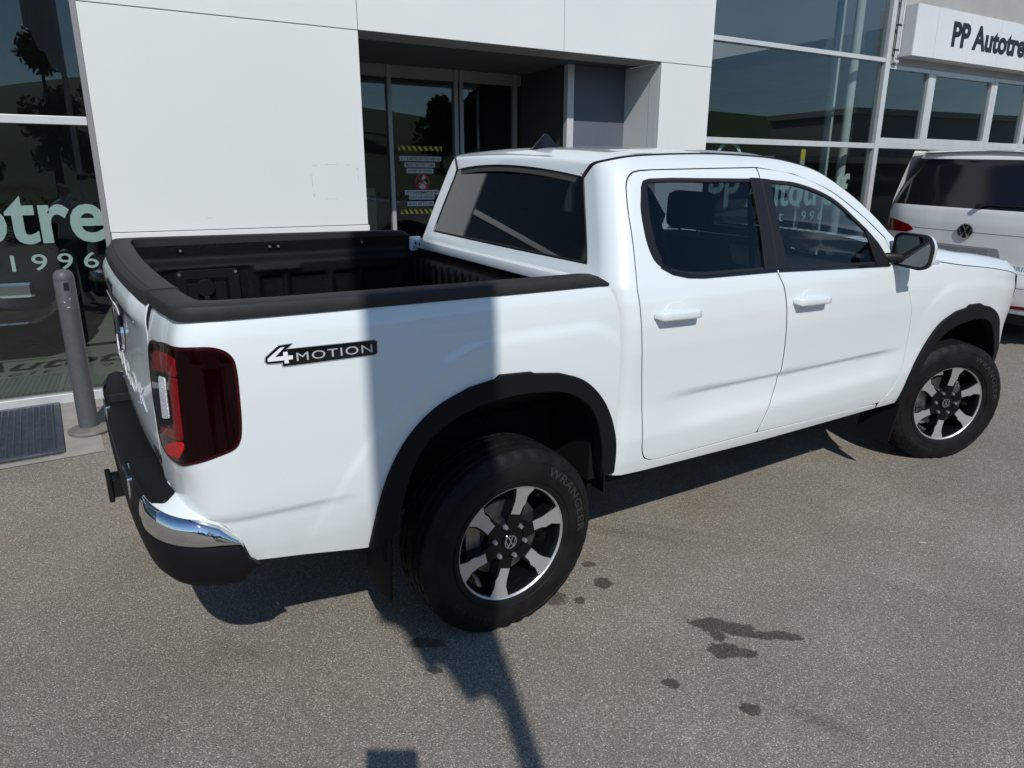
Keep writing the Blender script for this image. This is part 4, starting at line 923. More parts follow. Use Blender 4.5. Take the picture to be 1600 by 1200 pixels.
bld = thing('dealership_building', 'white clad car dealership with glazed showroom and recessed entrance', 'building', (-1.487, 2.969, 0), BETA)
def bpart(name, m, a, b, bev=0., parent=None): return MB().box(a, b, bev).build(name, m, parent or bld)
# cladding, panel by panel
for a, b in (((.560, -.07, 1.337), (2.460, -.035, 2.816)), ((.563, -.078, .10), (2.470, -.035, 1.332)), ((.560, -.07, 2.822), (2.458, -.035, 4.6)), ((2.464, -.07, 2.822), (4.405, -.035, 4.6)),
             ((4.410, -.07, 2.822), (6.265, -.035, 4.6)), ((5.584, -.07, 1.337), (6.265, -.035, 2.816)), ((5.584, -.07, .10), (6.265, -.035, 1.332))):
    bpart('cladding_panel', CLAD, a, b, .003)
bpart('cladding_backing', SHADOWGAP, (.575, -.036, .05), (2.455, .0, 4.6)); bpart('cladding_backing', SHADOWGAP, (2.455, -.036, 2.82), (5.59, .0, 4.6)); bpart('cladding_backing', SHADOWGAP, (5.59, -.036, .05), (6.26, .0, 4.6))
bpart('facade_edge_strip', mat('grey_edge_profile', (.22, .225, .225), .45), (.522, -.045, .13), (.5595, .02, 4.6), .003)
# entrance recess
bpart('recess_side_wall', CLAD, (5.584, -.034, .10), (5.63, .10, 2.815), .002); bpart('recess_side_wall', CLAD, (5.586, .104, .10), (5.63, .52, 2.815), .002)
bpart('recess_side_wall', CLAD, (2.41, -.034, .10), (2.457, .52, 2.815), .002)
for a, b in ((2.46, 3.50), (3.504, 4.54), (4.544, 5.583)):
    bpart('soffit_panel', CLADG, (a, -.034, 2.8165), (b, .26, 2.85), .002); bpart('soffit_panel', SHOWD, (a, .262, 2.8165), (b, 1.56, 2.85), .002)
DV = 1.48      # the doors stand well back under the soffit
MU = [(2.50, .05), (3.26, .045), (4.02, .045), (4.085, .045), (4.76, .05)]
for u, w in MU: bpart('door_mullion', mat('grey_door_frame', (.36, .37, .38), .42, metal=.2), (u, DV-.05, .13), (u+w, DV+.02, 2.816), .003)
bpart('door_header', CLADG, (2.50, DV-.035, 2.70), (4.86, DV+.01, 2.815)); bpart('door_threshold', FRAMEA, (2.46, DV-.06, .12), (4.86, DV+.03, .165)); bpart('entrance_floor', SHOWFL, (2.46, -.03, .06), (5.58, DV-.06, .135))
for a, b in ((2.55, 3.26), (3.305, 4.02), (4.13, 4.76)): bpart('door_pane', SGLASS, (a, DV-.015, .165), (b, DV-.009, 2.70))
bpart('recess_side_wall', CLAD, (2.41, .522, .10), (2.457, 1.50, 2.815), .002)
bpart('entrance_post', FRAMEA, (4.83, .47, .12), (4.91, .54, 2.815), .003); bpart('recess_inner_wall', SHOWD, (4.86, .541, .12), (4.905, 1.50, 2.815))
for z0, z1 in ((.12, .72), (.725, 1.33), (1.335, 1.93), (1.935, 2.815)): bpart('service_door_panel', DKPANEL, (4.912, .49, z0), (5.584, .53, z1), .004)
# left showroom front
bpart('showroom_pane', SGLASS, (-9, -.006, .20), (-1.55, .0, 2.055)); bpart('showroom_pane', SGLASS, (-1.49, -.006, .20), (.521, .0, 2.055))
bpart('showroom_pane', SGLASS, (-9, -.006, 2.105), (-1.55, .0, 4.6)); bpart('showroom_pane', SGLASS, (-1.49, -.006, 2.105), (.521, .0, 4.6))
bpart('transom', FRAMEA, (-9, -.045, 2.053), (.521, .03, 2.107), .003); bpart('window_sill', FRAMEA, (-9, -.05, .10), (.521, .03, .203), .003); bpart('window_post', FRAMEA, (-1.55, -.04, .2), (-1.49, .03, 4.6), .003)
# right showroom front
for z0, z1 in ((.20, 2.078), (2.136, 3.09), (3.134, 4.6)): bpart('showroom_pane', SGLASS, (6.27, -.006, z0), (9.215, 0, z1))
for z0, z1 in ((2.076, 2.138), (3.088, 3.136)): bpart('transom', FRAMEA, (6.27, -.05, z0), (9.215, .03, z1), .003)
bpart('window_sill', FRAMEA, (6.27, -.05, .10), (9.215, .03, .203), .003); bpart('window_post', FRAMEA, (9.215, -.06, .10), (9.300, .04, 4.6), .004)
# office window band and the glazing below it
for u0, u1 in ((9.302, 10.20), (10.28, 11.78), (11.86, 12.75), (12.83, 14.6)):
    wf_ = thing('office_window', None, None, parent=bld); wf_ = MB()
    op = 10.2 < u0 < 11
    fr = .06 if op else .018
    for a, b in (((u0, -.05, 2.145), (u1, .03, 2.205+fr*.3)), ((u0, -.05, 3.03-fr*.4), (u1, .03, 3.07)), ((u0, -.05, 2.205), (u0+fr, .03, 3.03)), ((u1-fr, -.05, 2.205), (u1, .03, 3.03))): wf_.box(a, b, .003)
    wo_ = wf_.build('office_window_frame', FRAMEA, bld); bpart('office_pane', SGLASS, (u0+fr, -.012, 2.2), (u1-fr, -.006, 3.04), 0, wo_)
for o_ in [o for o in bld.children if o.type == 'EMPTY']: bpy.data.objects.remove(o_)
for u0, u1 in ((10.20, 10.28), (11.78, 11.86), (12.75, 12.83)): bpart('window_post', FRAMEA, (u0, -.055, 2.14), (u1, .03, 3.07), .003)
bpart('transom', FRAMEA, (9.302, -.06, 2.082), (14.6, .03, 2.143), .003)
bpart('window_header', CLADG, (9.302, -.06, 3.071), (14.6, .04, 3.16), .003)
for u0, u1 in ((9.302, 10.50), (10.55, 12.2), (12.25, 14.6)): bpart('showroom_pane', SGLASS, (u0, -.006, .20), (u1, 0, 2.082))
for u0 in (10.50, 12.20): bpart('window_post', FRAMEA, (u0, -.04, .2), (u0+.05, .03, 2.082), .003)
bpart('window_sill', FRAMEA, (9.302, -.05, .10), (14.6, .03, .203), .003)
bpart('upper_wall', CONCW, (9.302, -.02, 3.16), (14.6, .10, 7.2))
# closing surfaces
bpart('showroom_floor', SHOWFL, (-9, .03, .02), (14.6, 9, .14)); bpart('back_wall', SHOWW, (-9, 9, 0), (14.6, 9.2, 4.7)); bpart('end_wall', SHOWW, (-9.2, 0, 0), (-9, 9.2, 4.7)); bpart('end_wall', SHOWW, (14.6, 0, 0), (14.8, 9.2, 7.2))
bpart('roof_slab', CONCW, (-9.2, -.02, 4.6), (9.30, 9.2, 4.9), .01); bpart('roof_slab', CONCW, (9.302, .1, 3.3), (14.6, 9.2, 3.5))
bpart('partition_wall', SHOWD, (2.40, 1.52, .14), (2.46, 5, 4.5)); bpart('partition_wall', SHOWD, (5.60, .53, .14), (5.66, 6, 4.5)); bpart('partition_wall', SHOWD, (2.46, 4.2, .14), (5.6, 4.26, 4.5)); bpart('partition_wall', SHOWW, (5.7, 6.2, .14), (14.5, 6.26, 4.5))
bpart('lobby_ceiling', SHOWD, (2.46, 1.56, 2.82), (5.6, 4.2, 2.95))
bpart('service_banner', mat('grey_service_banner', (.30, .32, .34), .7), (2.70, 1.95, .16), (3.27, 1.98, 1.60))
text_obj('banner_lettering', 'Service', lambda a, b, h: (2.85+a, 1.945-h, 1.46+b), SIGNB, bld, offset=.01, fit=(.40, .085))
for u, v in ((-2.5, 1.6), (8.98, .22), (9.16, .62), (11.4, 1.4)): MB().lathe([(.055, .14), (.055, 4.6)], 20, 'z', (u, v, 0)).build('showroom_column', COLW, bld, smooth=60)
bpart('pillar_stripe', mat('yellow_marker', (.75, .62, .04), .6), (8.28, .30, 1.93), (8.36, .31, 2.06)); bpart('poster_panel', mat('pale_poster', (.55, .57, .55), .7), (8.28, .302, .3), (8.36, .312, 1.925))
# tape left behind on the cladding
TAPEM = mat('tape_residue', (.52, .535, .52), .8)
for u, z, w, h in ((2.03, 1.80, .035, .006), (2.13, 1.812, .10, .004), (2.30, 1.808, .03, .006), (2.015, 1.64, .005, .10), (2.02, 1.56, .012, .03), (2.12, 1.545, .09, .004), (2.395, 1.70, .005, .09), (2.385, 1.77, .012, .018), (1.2, 1.42, .05, .003)):
    bpart('tape_residue', TAPEM, (u, -.0712, z), (u+w, -.0698, z+h))
# text on the glass
def onb(u0, z0, v=.004): return lambda a, b, h: (u0+a, v-h, z0+b)
for u_t, z_t, u_s, u_1, z_1 in ((-1.631, 1.27, -.74, -.062, 1.09), (6.43, 1.385, 7.26, 7.91, 1.210)):
    text_obj('window_lettering', 'PP Autotreff', onb(u_t, z_t), LETTER, bld, offset=.022, fit=(2.45, .385))
    text_obj('window_lettering', 'seit', onb(u_s, z_1), LETTER, bld, offset=.004, spacing=1.3, fit=(.44, .118)); text_obj('window_lettering', '1996', onb(u_1, z_1), LETTER, bld, offset=.004, spacing=1.45, fit=(.52, .112))
ringv = MB()
for k in range(48):
    a, b = 2*math.pi*k/48, 2*math.pi*(k+1)/48
    ringv.add([(6.70+r*math.cos(t), .003, 1.90+r*math.sin(t)) for r, t in ((.17, a), (.21, a), (.21, b), (.17, b))], [(0, 1, 2, 3)])
ringv.build('window_emblem', LETTER, bld)
text_obj('window_lettering', 'PP', onb(6.60, 1.83), LETTER, bld, offset=.02, fit=(.20, .14))
# stickers on the entrance door
YEL = mat('hazard_yellow', (.62, .52, .03), .6); STW = mat('sticker_white', (.50, .52, .53), .7); STB = mat('sticker_black', (.015, .015, .015), .6); RED = mat('sign_red', (.42, .03, .025), .5)
def sq(u, v, z):
    k = 1.1486; return (.4117+(u-.4117)*k, v+.961, 1.717+(z-1.717)*k)
def tape(u0, u1, z0, n):
    t_ = MB().mat(YEL); t_.box(sq(u0, .5025, z0), sq(u1, .5045, z0+.040)); t_.mat(STB); w = (u1-u0)/n
    for k in range(n): t_.add([sq(min(u1, u0+w*k+d), .5020, z0+e) for d, e in ((w*.45, 0), (w*.95, 0), (w*.5, .04), (0, .04))], [(0, 1, 2, 3)])
    return t_.build('hazard_tape', None, bld)
tape(2.985, 3.425, 1.955, 8); tape(2.99, 3.40, 1.385, 8)
for txt, u0, w, z in (("IL Y A DE TELLES VOITURES ICI", 2.995, .42, 1.862), ("MAIS PAS DE CLES", 3.04, .31, 1.806), ("NI PAS DE THUNE", 3.06, .27, 1.752), ("ET SI CHANGEMENT DE CAP", 3.035, .35, 1.558), ("PAS LA PEINE", 3.075, .26, 1.513), ("BON RETOUR", 3.055, .27, 1.455)):
    pl = MB().box(sq(u0, .5030, z), sq(u0+w, .5050, z+.042)).build('sticker_strip', STW, bld); text_obj('sticker_lettering', txt, lambda a, b, h: sq(u0+.015+a, .5022, z+.010+b), STB, pl, offset=.01, fit=(w-.03, .022))
sg_ = MB().mat(RED)
for k in range(36):
    a, b = 2*math.pi*k/36, 2*math.pi*(k+1)/36; sg_.add([sq(3.215+r*math.cos(t), .5015, 1.675+r*math.sin(t)) for r, t in ((.062, a), (.075, a), (.075, b), (.062, b))], [(0, 1, 2, 3)])
for s_ in (-1, 1): sg_.add([sq(3.215+a*s_, .5012, 1.675+b) for a, b in ((-.055, .045), (-.045, .055), (.055, -.045), (.045, -.055))], [(0, 1, 2, 3)])
sg_.mat(STW).add([sq(3.215+a, .5020, 1.675+b) for a, b in rnd([(-.035, -.07), (.03, -.065), (.045, -.01), (.005, .01), (-.045, -.02)], .02)], [tuple(range(35))])
sg_.add([sq(3.23+.022*math.cos(t), .5020, 1.71+.022*math.sin(t)) for t in np.linspace(0, 6.28, 17)[:-1]], [tuple(range(16))])
sg_.build('prohibition_sign', None, bld)

# illuminated fascia sign, unlit in daylight
fs = thing('fascia_sign', 'white box sign with black PP Autotreff lettering above the office windows', 'sign', (-1.487, 2.969, 0), BETA)
SIGNW = mat('white_sign_sheet', (.62, .63, .62), .4, noise=(1.5, .03, 5))
MB().box((9.42, -.238, 3.157), (14.6, -.021, 3.737)).build('sign_box', SIGNW, fs, bevel=.003)
for a, b in ((9.423, 9.868), (9.872, 10.60), (10.604, 11.34), (11.344, 12.08), (12.084, 12.82), (12.824, 14.6)): MB().box((a, -.246, 3.159), (b, -.239, 3.735), .0015).build('sign_panel', SIGNW, fs)
text_obj('sign_lettering', 'PP Autotreff', lambda a, b, h: (10.215+a, -.2465-h, 3.318+b), SIGNB, fs, offset=.036, fit=(2.02, .300), thick=.004)
pz = thing('conduit_riser', 'grey steel conduit riser with brackets beside the box sign', 'conduit', (-1.487, 2.969, 0), BETA)
for k, u in enumerate((9.325, 9.352, 9.385)): MB().tube([(u, -.09, 3.10+.04*k), (u, -.09, 5.6)], .009 if k < 2 else .014, 8).build('pipe', FRAMEA, pz, smooth=60)
for z in (3.22, 3.50, 3.80, 4.1): MB().box((9.305, -.10, z), (9.405, -.062, z+.018)).build('bracket', SATBLK, pz)
MB().box((9.318, -.105, 3.085), (9.40, -.062, 3.115), .004).build('pipe_shoe', FRAMEA, pz)

# ------------------------------------------------------------------ forecourt fittings
CONC = mat('concrete_apron', (.30, .285, .25), .9, noise=(9, .14, 7), bump=(120, .5, .004))
def gq(x0, x1, y0, y1, dz): return [(x, y, gz(y)+dz) for x, y in ((x0, y0), (x1, y0), (x1, y1), (x0, y1))]
ap = MB().add(gq(-1.43, -1.215, 1.86, 2.92, .004), [(0, 1, 2, 3)]).build('concrete_apron', CONC); tag(ap, kind='structure')
ap = MB().add(gq(-5.0, -1.215, 1.80, 1.86, .0045), [(0, 1, 2, 3)]).build('concrete_kerb_strip', CONC); tag(ap, kind='structure')
ap = MB().add(gq(-1.215, 14, 2.70, 2.97, .0042), [(0, 1, 2, 3)]).build('concrete_edge', CONC); tag(ap, kind='structure')
GALV = mat('galvanised_grate', (.11, .13, .16), .5, metal=.7, noise=(30, .2, 4)); PIT = mat('grate_pit', (.02, .025, .03), .9)
gr = thing('floor_grate', 'galvanised steel floor grate in front of the showroom window', 'grate', (-1.62, 2.4, gz(2.4)))
gr.rotation_euler = (TILT, 0, 0)
MB().box((-1.2, -.47, .004), (.165, .47, .007)).build('pit', PIT, gr)
for a, b in (((.165, -.51, .003), (.20, .51, .020)), ((-1.2, -.51, .003), (.1648, -.475, .020)), ((-1.2, .475, .003), (.1648, .51, .020))): MB().box(a, b, .002).build('grate_frame', GALV, gr)
bar0 = None
for k in range(34):
    x = .150-.036*k
    if bar0 is None: bar0 = MB().box((-.003, -.474, .008), (.003, .474, .018)).build('grate_bar', GALV, gr); bo = bar0
    else: bo = bar0.copy(); COL.objects.link(bo)
    bo.location = (x, 0, 0)
cb = MB()
for k in range(66): cb.box((-1.1999, -.465+.0143*k-.001, .011), (.1645, -.465+.0143*k+.001, .0165))
tag(cb.build('grate_cross_wires', GALV, gr), kind='stuff')
BOLLM = mat('grey_painted_steel', (.085, .087, .09), .5, noise=(25, .10, 5)); BASEM = mat('rusty_base_plate', (.17, .155, .135), .7, noise=(14, .22, 6))
bo = thing('ashtray_post', 'grey cigarette bin post on a round base plate behind the tailgate', 'ashtray', (-1.27, 2.22, gz(2.22)+.004))
MB().lathe([(0, 0), (.125, 0), (.127, .010), (.120, .022), (.05, .038), (0, .038)], 40).build('base_plate', BASEM, bo, smooth=40)
MB().lathe([(.058, .036), (.057, .80), (.0575, .803), (.0575, .806), (.058, .808)], 32).build('post', BOLLM, bo, smooth=40)
hd_ = MB().lathe([(.058, .809), (.058, .985), (.0575, .987), (.0575, .989), (.058, .991), (.057, 1.012), (.050, 1.034), (.034, 1.050), (0, 1.057)], 32).build('head', BOLLM, bo, smooth=40)
def cyl(a0, z0): return lambda a, b, h: ((.0585+h)*math.sin(a0+a/.0585), -(.0585+h)*math.cos(a0+a/.0585), z0+b)
MB().prism([(-.014, 0), (.014, 0), (.014, .05), (-.014, .05)], 0, .002, cyl(.1, .930)).build('ash_slot', SIGNB, hd_)
ic = MB(); ic.prism([(-.022, 0), (-.018, -.006), (.018, .014), (.014, .020)], 0, .001, cyl(0, .862)); ic.build('cigarette_icon', STW, hd_)
MB().prism([(-.008, 0), (.008, 0), (.008, .005), (-.008, .005)], 0, .001, cyl(0, .825)).build('maker_label', STW, hd_)
for a in (-.6, .6, 2.4, -2.4): MB().lathe([(0, 0), (.006, 0), (.006, .006), (0, .007)], 8, 'z', (.075*math.sin(a), -.075*math.cos(a), .031)).build('bolt', NUT, bo)

# ------------------------------------------------------------------ cars
def car(name, label, cat, paint, group=None, L=4.4, W=1.80, H=1.50, van=False):
    """hatchback / estate body by lofting; x forward, origin on the ground under the rear axle"""
    root = thing(name, label, cat, group=group); w = W/2
    st_ = [(-.82, .62, .42, .70, .55), (-.78, .80, .36, .92, .90), (-.55, .94, .32, 1.0, 1.0), (0, .98, .28, 1.0, 1.0), (1.2, 1.0, .26, .97, 1.0), (2.3, .99, .28, .94, 1.0), (2.75, .97, .30, .88, 1.0), (3.2, .93, .34, .80, .96), (3.42, .80, .38, .70, .85), (3.50, .55, .45, .60, .6)]
    k = L/4.4; secs = []
    for x, ww, z0, z1, e in st_:
        a = w*ww; top = z1*H/1.5
        secs.append([(x*k, y, z) for y, z in ((-a*.9, z0), (-a, z0+.10), (-a*1.0, (z0+top)/2), (-a*.97, top-.10), (-a*.86, top), (0, top+.02), (a*.86, top), (a*.97, top-.10), (a, (z0+top)/2), (a, z0+.10), (a*.9, z0))])
    body = MB().sweep(secs).build('car_body', paint, root, smooth=50)
    cs = [(-.70, .84, .96), (-.50, .84, 1.28), (-.25, .78, 1.44), (.4, .77, H), (1.1, .77, H), (1.55, .78, 1.42), (2.05, .84, 1.10), (2.38, .88, .92)]
    secs = []
    for x, ww, zt in cs:
        zt = zt*H/1.5; secs.append([(x*k, y, z) for y, z in ((-w*.93, .90*H/1.5), (-w*(ww+.93)/2, (.9*H/1.5+zt)/2+.02), (-w*ww*.92, zt-.03), (-w*ww*.75, zt), (w*ww*.75, zt), (w*ww*.92, zt-.03), (w*(ww+.93)/2, (.9*H/1.5+zt)/2+.02), (w*.93, .90*H/1.5))])
    MB().sweep(secs).build('window_band', GLOSSBLK, root, smooth=40)
    MB().sweep([[(x*k, s*w*.60*(1-.1*abs(s)**4), H-.018+.02*(1-s*s)) for s in np.linspace(-1, 1, 9)] for x in (-.15, .4, 1.0, 1.42)], closed=False).build('roof_panel', paint, root, smooth=60)
    for x in (0, 2.62*k):
        for s in (-1, 1):
            wh = MB().lathe([(.20, -.10), (.30, -.11), (.325, -.08), (.325, .08), (.30, .11), (.20, .10)], 28, 'y', (x, s*(w-.10), .325)).build('wheel', RUBBER, root, smooth=40)
            MB().lathe([(0, -.02), (.20, -.03), (.205, .03), (0, .02)], 20, 'y', (x, s*(w-.03), .325)).build('rim', ALU, wh, smooth=40)
    for s in (-1, 1):
        MB().box((3.36*k, min(s*w*.50, s*w*.86), .60), (3.47*k, max(s*w*.50, s*w*.86), .74), .03).build('headlight', CHROME, root)
        MB().box((-.82*k, min(s*w*.50, s*w*.88), .74), (-.74*k, max(s*w*.50, s*w*.88), .90), .03).build('tail_light', LAMPRED, root)
    MB().box((3.515*k, -.26, .44), (3.53*k, .26, .55), .003).build('number_plate', STW, root)
    return root
DKPAINT = mat('dark_grey_car_paint', (.03, .033, .036), .3, coat=1.0); SILV = mat('silver_car_paint', (.42, .43, .44), .3, metal=.4, coat=1.0); BLUEP = mat('blue_car_paint', (.03, .06, .16), .3, coat=1.0)
c1 = car('display_car', 'dark display car behind the left showroom window with mint lettering', 'car', DKPAINT)
c1.location = (-1.75, 7.7, ZB+.005); c1.rotation_euler = (0, 0, rad(-98))
MB().box((3.532, -.30, .46), (3.538, .10, .545)).build('dealer_plate', STW, c1); text_obj('dealer_plate_lettering', 'PP', lambda a, b, h: (3.540, .02+a, .475+b), SIGNB, c1, fit=(.06, .045))
MB().tube([(3.50, -.70, .40), (3.535, -.3, .40), (3.54, 0, .40), (3.535, .3, .40), (3.50, .70, .40)], .010, 6).build('chrome_strip', CHROME, c1)
c2 = car('display_car', 'silver display car inside the right showroom glazing', 'car', SILV); c2.location = (7.2, 5.4, ZB+.005); c2.rotation_euler = (0, 0, rad(160))
c3 = car('parked_car', 'silver parked car across the yard, mirrored in the showroom glass', 'car', SILV); c3.location = (9, -13, zf(-13)); c3.rotation_euler = (0, 0, rad(80))
c4 = car('parked_car', 'blue parked car across the yard, mirrored in the showroom glass', 'car', BLUEP); c4.location = (12.2, -13.2, zf(-13)); c4.rotation_euler = (0, 0, rad(84))

# white van parked ahead of the truck
VW_ = mat('off_white_van_paint', (.72, .725, .71), .32, coat=.8, noise=(2, .03, 4))
van = thing('parked_van', 'off-white van parked ahead of the pickup, seen from its tailgate', 'van', (6.86, .88, gz(.88))); van.rotation_euler = (TILT, 0, 0)
VWZ = table([.25, .45, .62, .70, .80, 1.05, 1.20, 1.33, 1.40, 1.80, 1.86, 1.93], [-.02, .035, .05, .03, .0, .012, .02, .01, -.02, -.17, -.17, -.26], .02)
def vrear(y, z, off=0.):
    y = np.asarray(y, float); z = np.asarray(z, float); hw = .965-.16*np.clip((z-1.25)/.65, 0, 1)**1.3
    t = np.clip(np.abs(y)/hw, 0, 1.2); return -VWZ(z)+.05*t**2+.16*t**9-off, y, z
def vrect(z0, z1, e=.0, k=1.0, r=.03):
    hw = lambda z: (.965-.16*max(0, min(1, (z-1.25)/.65))**1.3)*k-e
    zz = np.linspace(z0, z1, 8); return [(-hw(z), z) for z in zz[::-1]]+[(hw(z), z) for z in zz]
def vp(name, out, m, off=0., **k): return skin_panel(name, vrear, out, m, van, (), k.pop('step', .04), off=off, **k)
vp('van_bumper', vrect(.27, .735), VW_); vp('van_tailgate', vrect(.742, 1.345, .0), VW_)
rgw = vp('van_rear_window', vrect(1.352, 1.835), GLOSSBLK, .002); vp('van_spoiler', vrect(1.84, 1.925), VW_, .012)
MB().grid(lambda x, t: (x, t*.80, 1.905+.03*bow(t)*1.2-.02*float(sstep(.55, .15, x))-.25*float(sstep(3.4, 4.6, x))), list(np.linspace(.17, 3.6, 16)), list(np.linspace(-1, 1, 15))).build('van_roof', VW_, van, smooth=180)
for s in (-1, 1):
    MB().grid(lambda x, z: (x, s*(.972-.02*float(sstep(.45, .25, z))-.16*max(0, (z-1.25)/.65)**1.3), z), list(np.linspace(.19, 3.58, 14)), list(np.linspace(.28, 1.92, 16))).build('van_side', VW_, van, smooth=180)
    MB().grid(lambda x, z: (x, s*(.975-.16*max(0, (z-1.25)/.65)**1.3), z), list(np.linspace(.195, 3.4, 5)), list(np.linspace(1.36, 1.83, 6))).build('van_side_window', GLOSSBLK, van, smooth=180)
    lp = rnd([(s*.985, 1.040), (s*.985, 1.180), (s*.80, 1.172), (s*.62, 1.130), (s*.56, 1.085), (s*.64, 1.050)], .02)
    vp('van_tail_lamp', lp, LAMPRED, .006, step=.02)
    vp('van_reflector', rnd([(s*.52, .385), (s*.88, .40), (s*.88, .43), (s*.52, .415)], .008), LAMPRED, .004, step=.03)
    for x in (.95, 4.05):
        MB().lathe([(.2, -.11), (.31, -.12), (.345, -.09), (.345, .09), (.31, .12), (.2, .11)], 28, 'y', (x, s*.86, .345)).build('van_wheel', RUBBER, van, smooth=40)
vp('van_plate_recess', rnd([(-.40, .80), (.40, .80), (.34, .965), (-.34, .965)], .03), mat('grey_plate_recess', (.25, .255, .26), .5), .002)
vp('van_number_plate_mount', rnd([(-.255, .845), (.255, .845), (.255, .95), (-.255, .95)], .006), mat('plate_mount', (.20, .21, .22), .4), .008)
vp('tailgate_crease', [(-.62, 1.105), (.62, 1.105), (.62, 1.109), (-.62, 1.109)], SHADOWGAP, .001, depth=.002, r=.0005)
vp('bumper_crease', [(-.93, .60), (.93, .60), (.93, .604), (-.93, .604)], SHADOWGAP, .001, depth=.002, r=.0005)
emblem('van_emblem', .078, .012, van, CHROME, GLOSSBLK, lambda a, b, h: tuple(float(q) for q in vrear(-a, 1.115+b, .004+h)))
text_obj('van_lettering', 'eHYBRID', lambda a, b, h: tuple(float(q) for q in vrear(-.36-a, .772+b, .001+h)), CHROME, van, offset=.01, spacing=1.15, fit=(.30, .042), thick=.003)
MB().tube([(-.02, -.08, 1.375), (.00, -.16, 1.39), (.01, -.62, 1.40)], [.012, .009, .005], 6).build('rear_wiper', SATBLK, van, smooth=60)
MB().lathe([(0, -.02), (.028, -.02), (.026, .01), (0, .012)], 16, 'x', (-.02, -.08, 1.375)).build('wiper_cap', SATBLK, van, smooth=60)
secs = []
for x, hw, zt in ((3.55, .955, 1.86), (3.9, .955, 1.72), (4.25, .955, 1.40), (4.45, .95, 1.14), (4.72, .90, 1.02), (4.86, .80, .86), (4.92, .66, .70)):
    k = min(1, (zt-.3)/1.5); secs.append([(x, y, z) for y, z in ((-hw*.94, .30), (-hw, .45), (-hw, min(1.2, .3+(zt-.3)*.7)), (-hw+.17*max(0, (zt-1.25)/.65), zt-.05), (-hw*.7, zt), (hw*.7, zt), (hw-.17*max(0, (zt-1.25)/.65), zt-.05), (hw, min(1.2, .3+(zt-.3)*.7)), (hw, .45), (hw*.94, .30))])
MB().sweep(secs).build('van_nose', VW_, van, smooth=40)
MB().grid(lambda x, t: (x, t*.74, 1.875-(x-3.56)*(1.875-1.42)/.70+.03*bow(t)), list(np.linspace(3.60, 4.22, 6)), list(np.linspace(-1, 1, 9))).build('van_windscreen', GLOSSBLK, van, smooth=180)
MB().box((.18, -.93, .30), (4.5, .93, 1.1)).build('van_underbody', UNDER, van); MB().box((.0, -.80, .24), (.3, .80, .34)).build('van_valance', UNDER, van)

# ------------------------------------------------------------------ what stands behind the camera: flag, photographer, hill, trees
fp = thing('flag_pole', 'tall pole with hanging banner behind the photographer, its shadow crossing the truck', 'flag pole', (-1.36, -4.55, gz(-4.55)))
MB().tube([(0, 0, 0), (0, 0, 7.9)], [.042, .034], 14).build('pole', FRAMEA, fp, smooth=60)
BAN = mat('banner_cloth', (.55, .56, .58), .8)
Lx, Ly = ldir.x/-ldir.z, ldir.y/-ldir.z
def ban(a, b):
    # a across (0 at the pole), b up; the foot of the cloth climbs away from the pole
    foot = 3.30+.70*a**1.25+.05*math.sin(a*17); z = foot+(7.6-foot)*b
    return (-.03-.405*a*.94, .02+.06*math.sin(a*7+b*3)*a, z)
MB().grid(ban, list(np.linspace(0, 1, 25)), list(np.linspace(0, 1, 30))).build('banner', BAN, fp, smooth=180)
MB().tube([(0, 0, 7.62), (-.48, 0, 7.62)], .012, 6).build('banner_arm', FRAMEA, fp)

SKIN = mat('skin', (.48, .29, .20), .55); SHIRT = mat('white_shirt', (.70, .71, .73), .85); TROU = mat('navy_trousers', (.02, .025, .045), .85); HAIR = mat('dark_hair', (.03, .02, .015), .7)
pr = thing('person', 'person in white shirt holding up a phone, mirrored in the chrome bumper corner', 'person', (-1.56, -3.40, gz(-3.4)), YAW-math.pi/2)
def skinmesh(name, verts, edges, radii, m, parent, sub=2):
    me = bpy.data.meshes.new(name); me.from_pydata(verts, edges, []); o = bpy.data.objects.new(name, me); link(o, parent); me.materials.append(m)
    sk = o.modifiers.new('skin', 'SKIN'); sk.use_smooth_shade = True
    for i, r in enumerate(radii): me.skin_vertices[0].data[i].radius = (r, r) if isinstance(r, float) else r
    me.skin_vertices[0].data[0].use_root = True
    s_ = o.modifiers.new('sub', 'SUBSURF'); s_.levels = s_.render_levels = sub
    return o
# local frame: +y towards the truck (viewing direction), +x to the right
V = [(0, 0, .92), (0, .0, 1.10), (0, .01, 1.30), (0, 0, 1.42), (0, .01, 1.50), (0, .03, 1.60), (0, .03, 1.70),
     (-.10, 0, .88), (-.11, .02, .48), (-.11, -.01, .09), (-.12, .14, .04), (.10, 0, .88), (.11, .02, .48), (.11, -.01, .09), (.12, .14, .04),
     (-.17, 0, 1.39), (-.25, .06, 1.18), (-.12, .25, 1.42), (-.06, .30, 1.58), (.17, 0, 1.39), (.27, .06, 1.18), (.20, .25, 1.42), (.13, .30, 1.58)]
E_ = [(0, 1), (1, 2), (2, 3), (3, 4), (4, 5), (5, 6), (0, 7), (7, 8), (8, 9), (9, 10), (0, 11), (11, 12), (12, 13), (13, 14), (3, 15), (15, 16), (16, 17), (17, 18), (3, 19), (19, 20), (20, 21), (21, 22)]
Rr = [.15, .135, .15, .11, .055, .085, .07, .09, .062, .042, .035, .09, .062, .042, .035, .062, .048, .038, .026, .062, .048, .038, .026]
body = skinmesh('body', V, E_, Rr, SHIRT, pr)
skinmesh('trousers', [(0, 0, .95), (-.10, 0, .86), (-.11, .02, .48), (-.11, -.01, .12), (.10, 0, .86), (.11, .02, .48), (.11, -.01, .12)], [(0, 1), (1, 2), (2, 3), (0, 4), (4, 5), (5, 6)], [.165, .105, .078, .058, .105, .078, .058], TROU, pr)
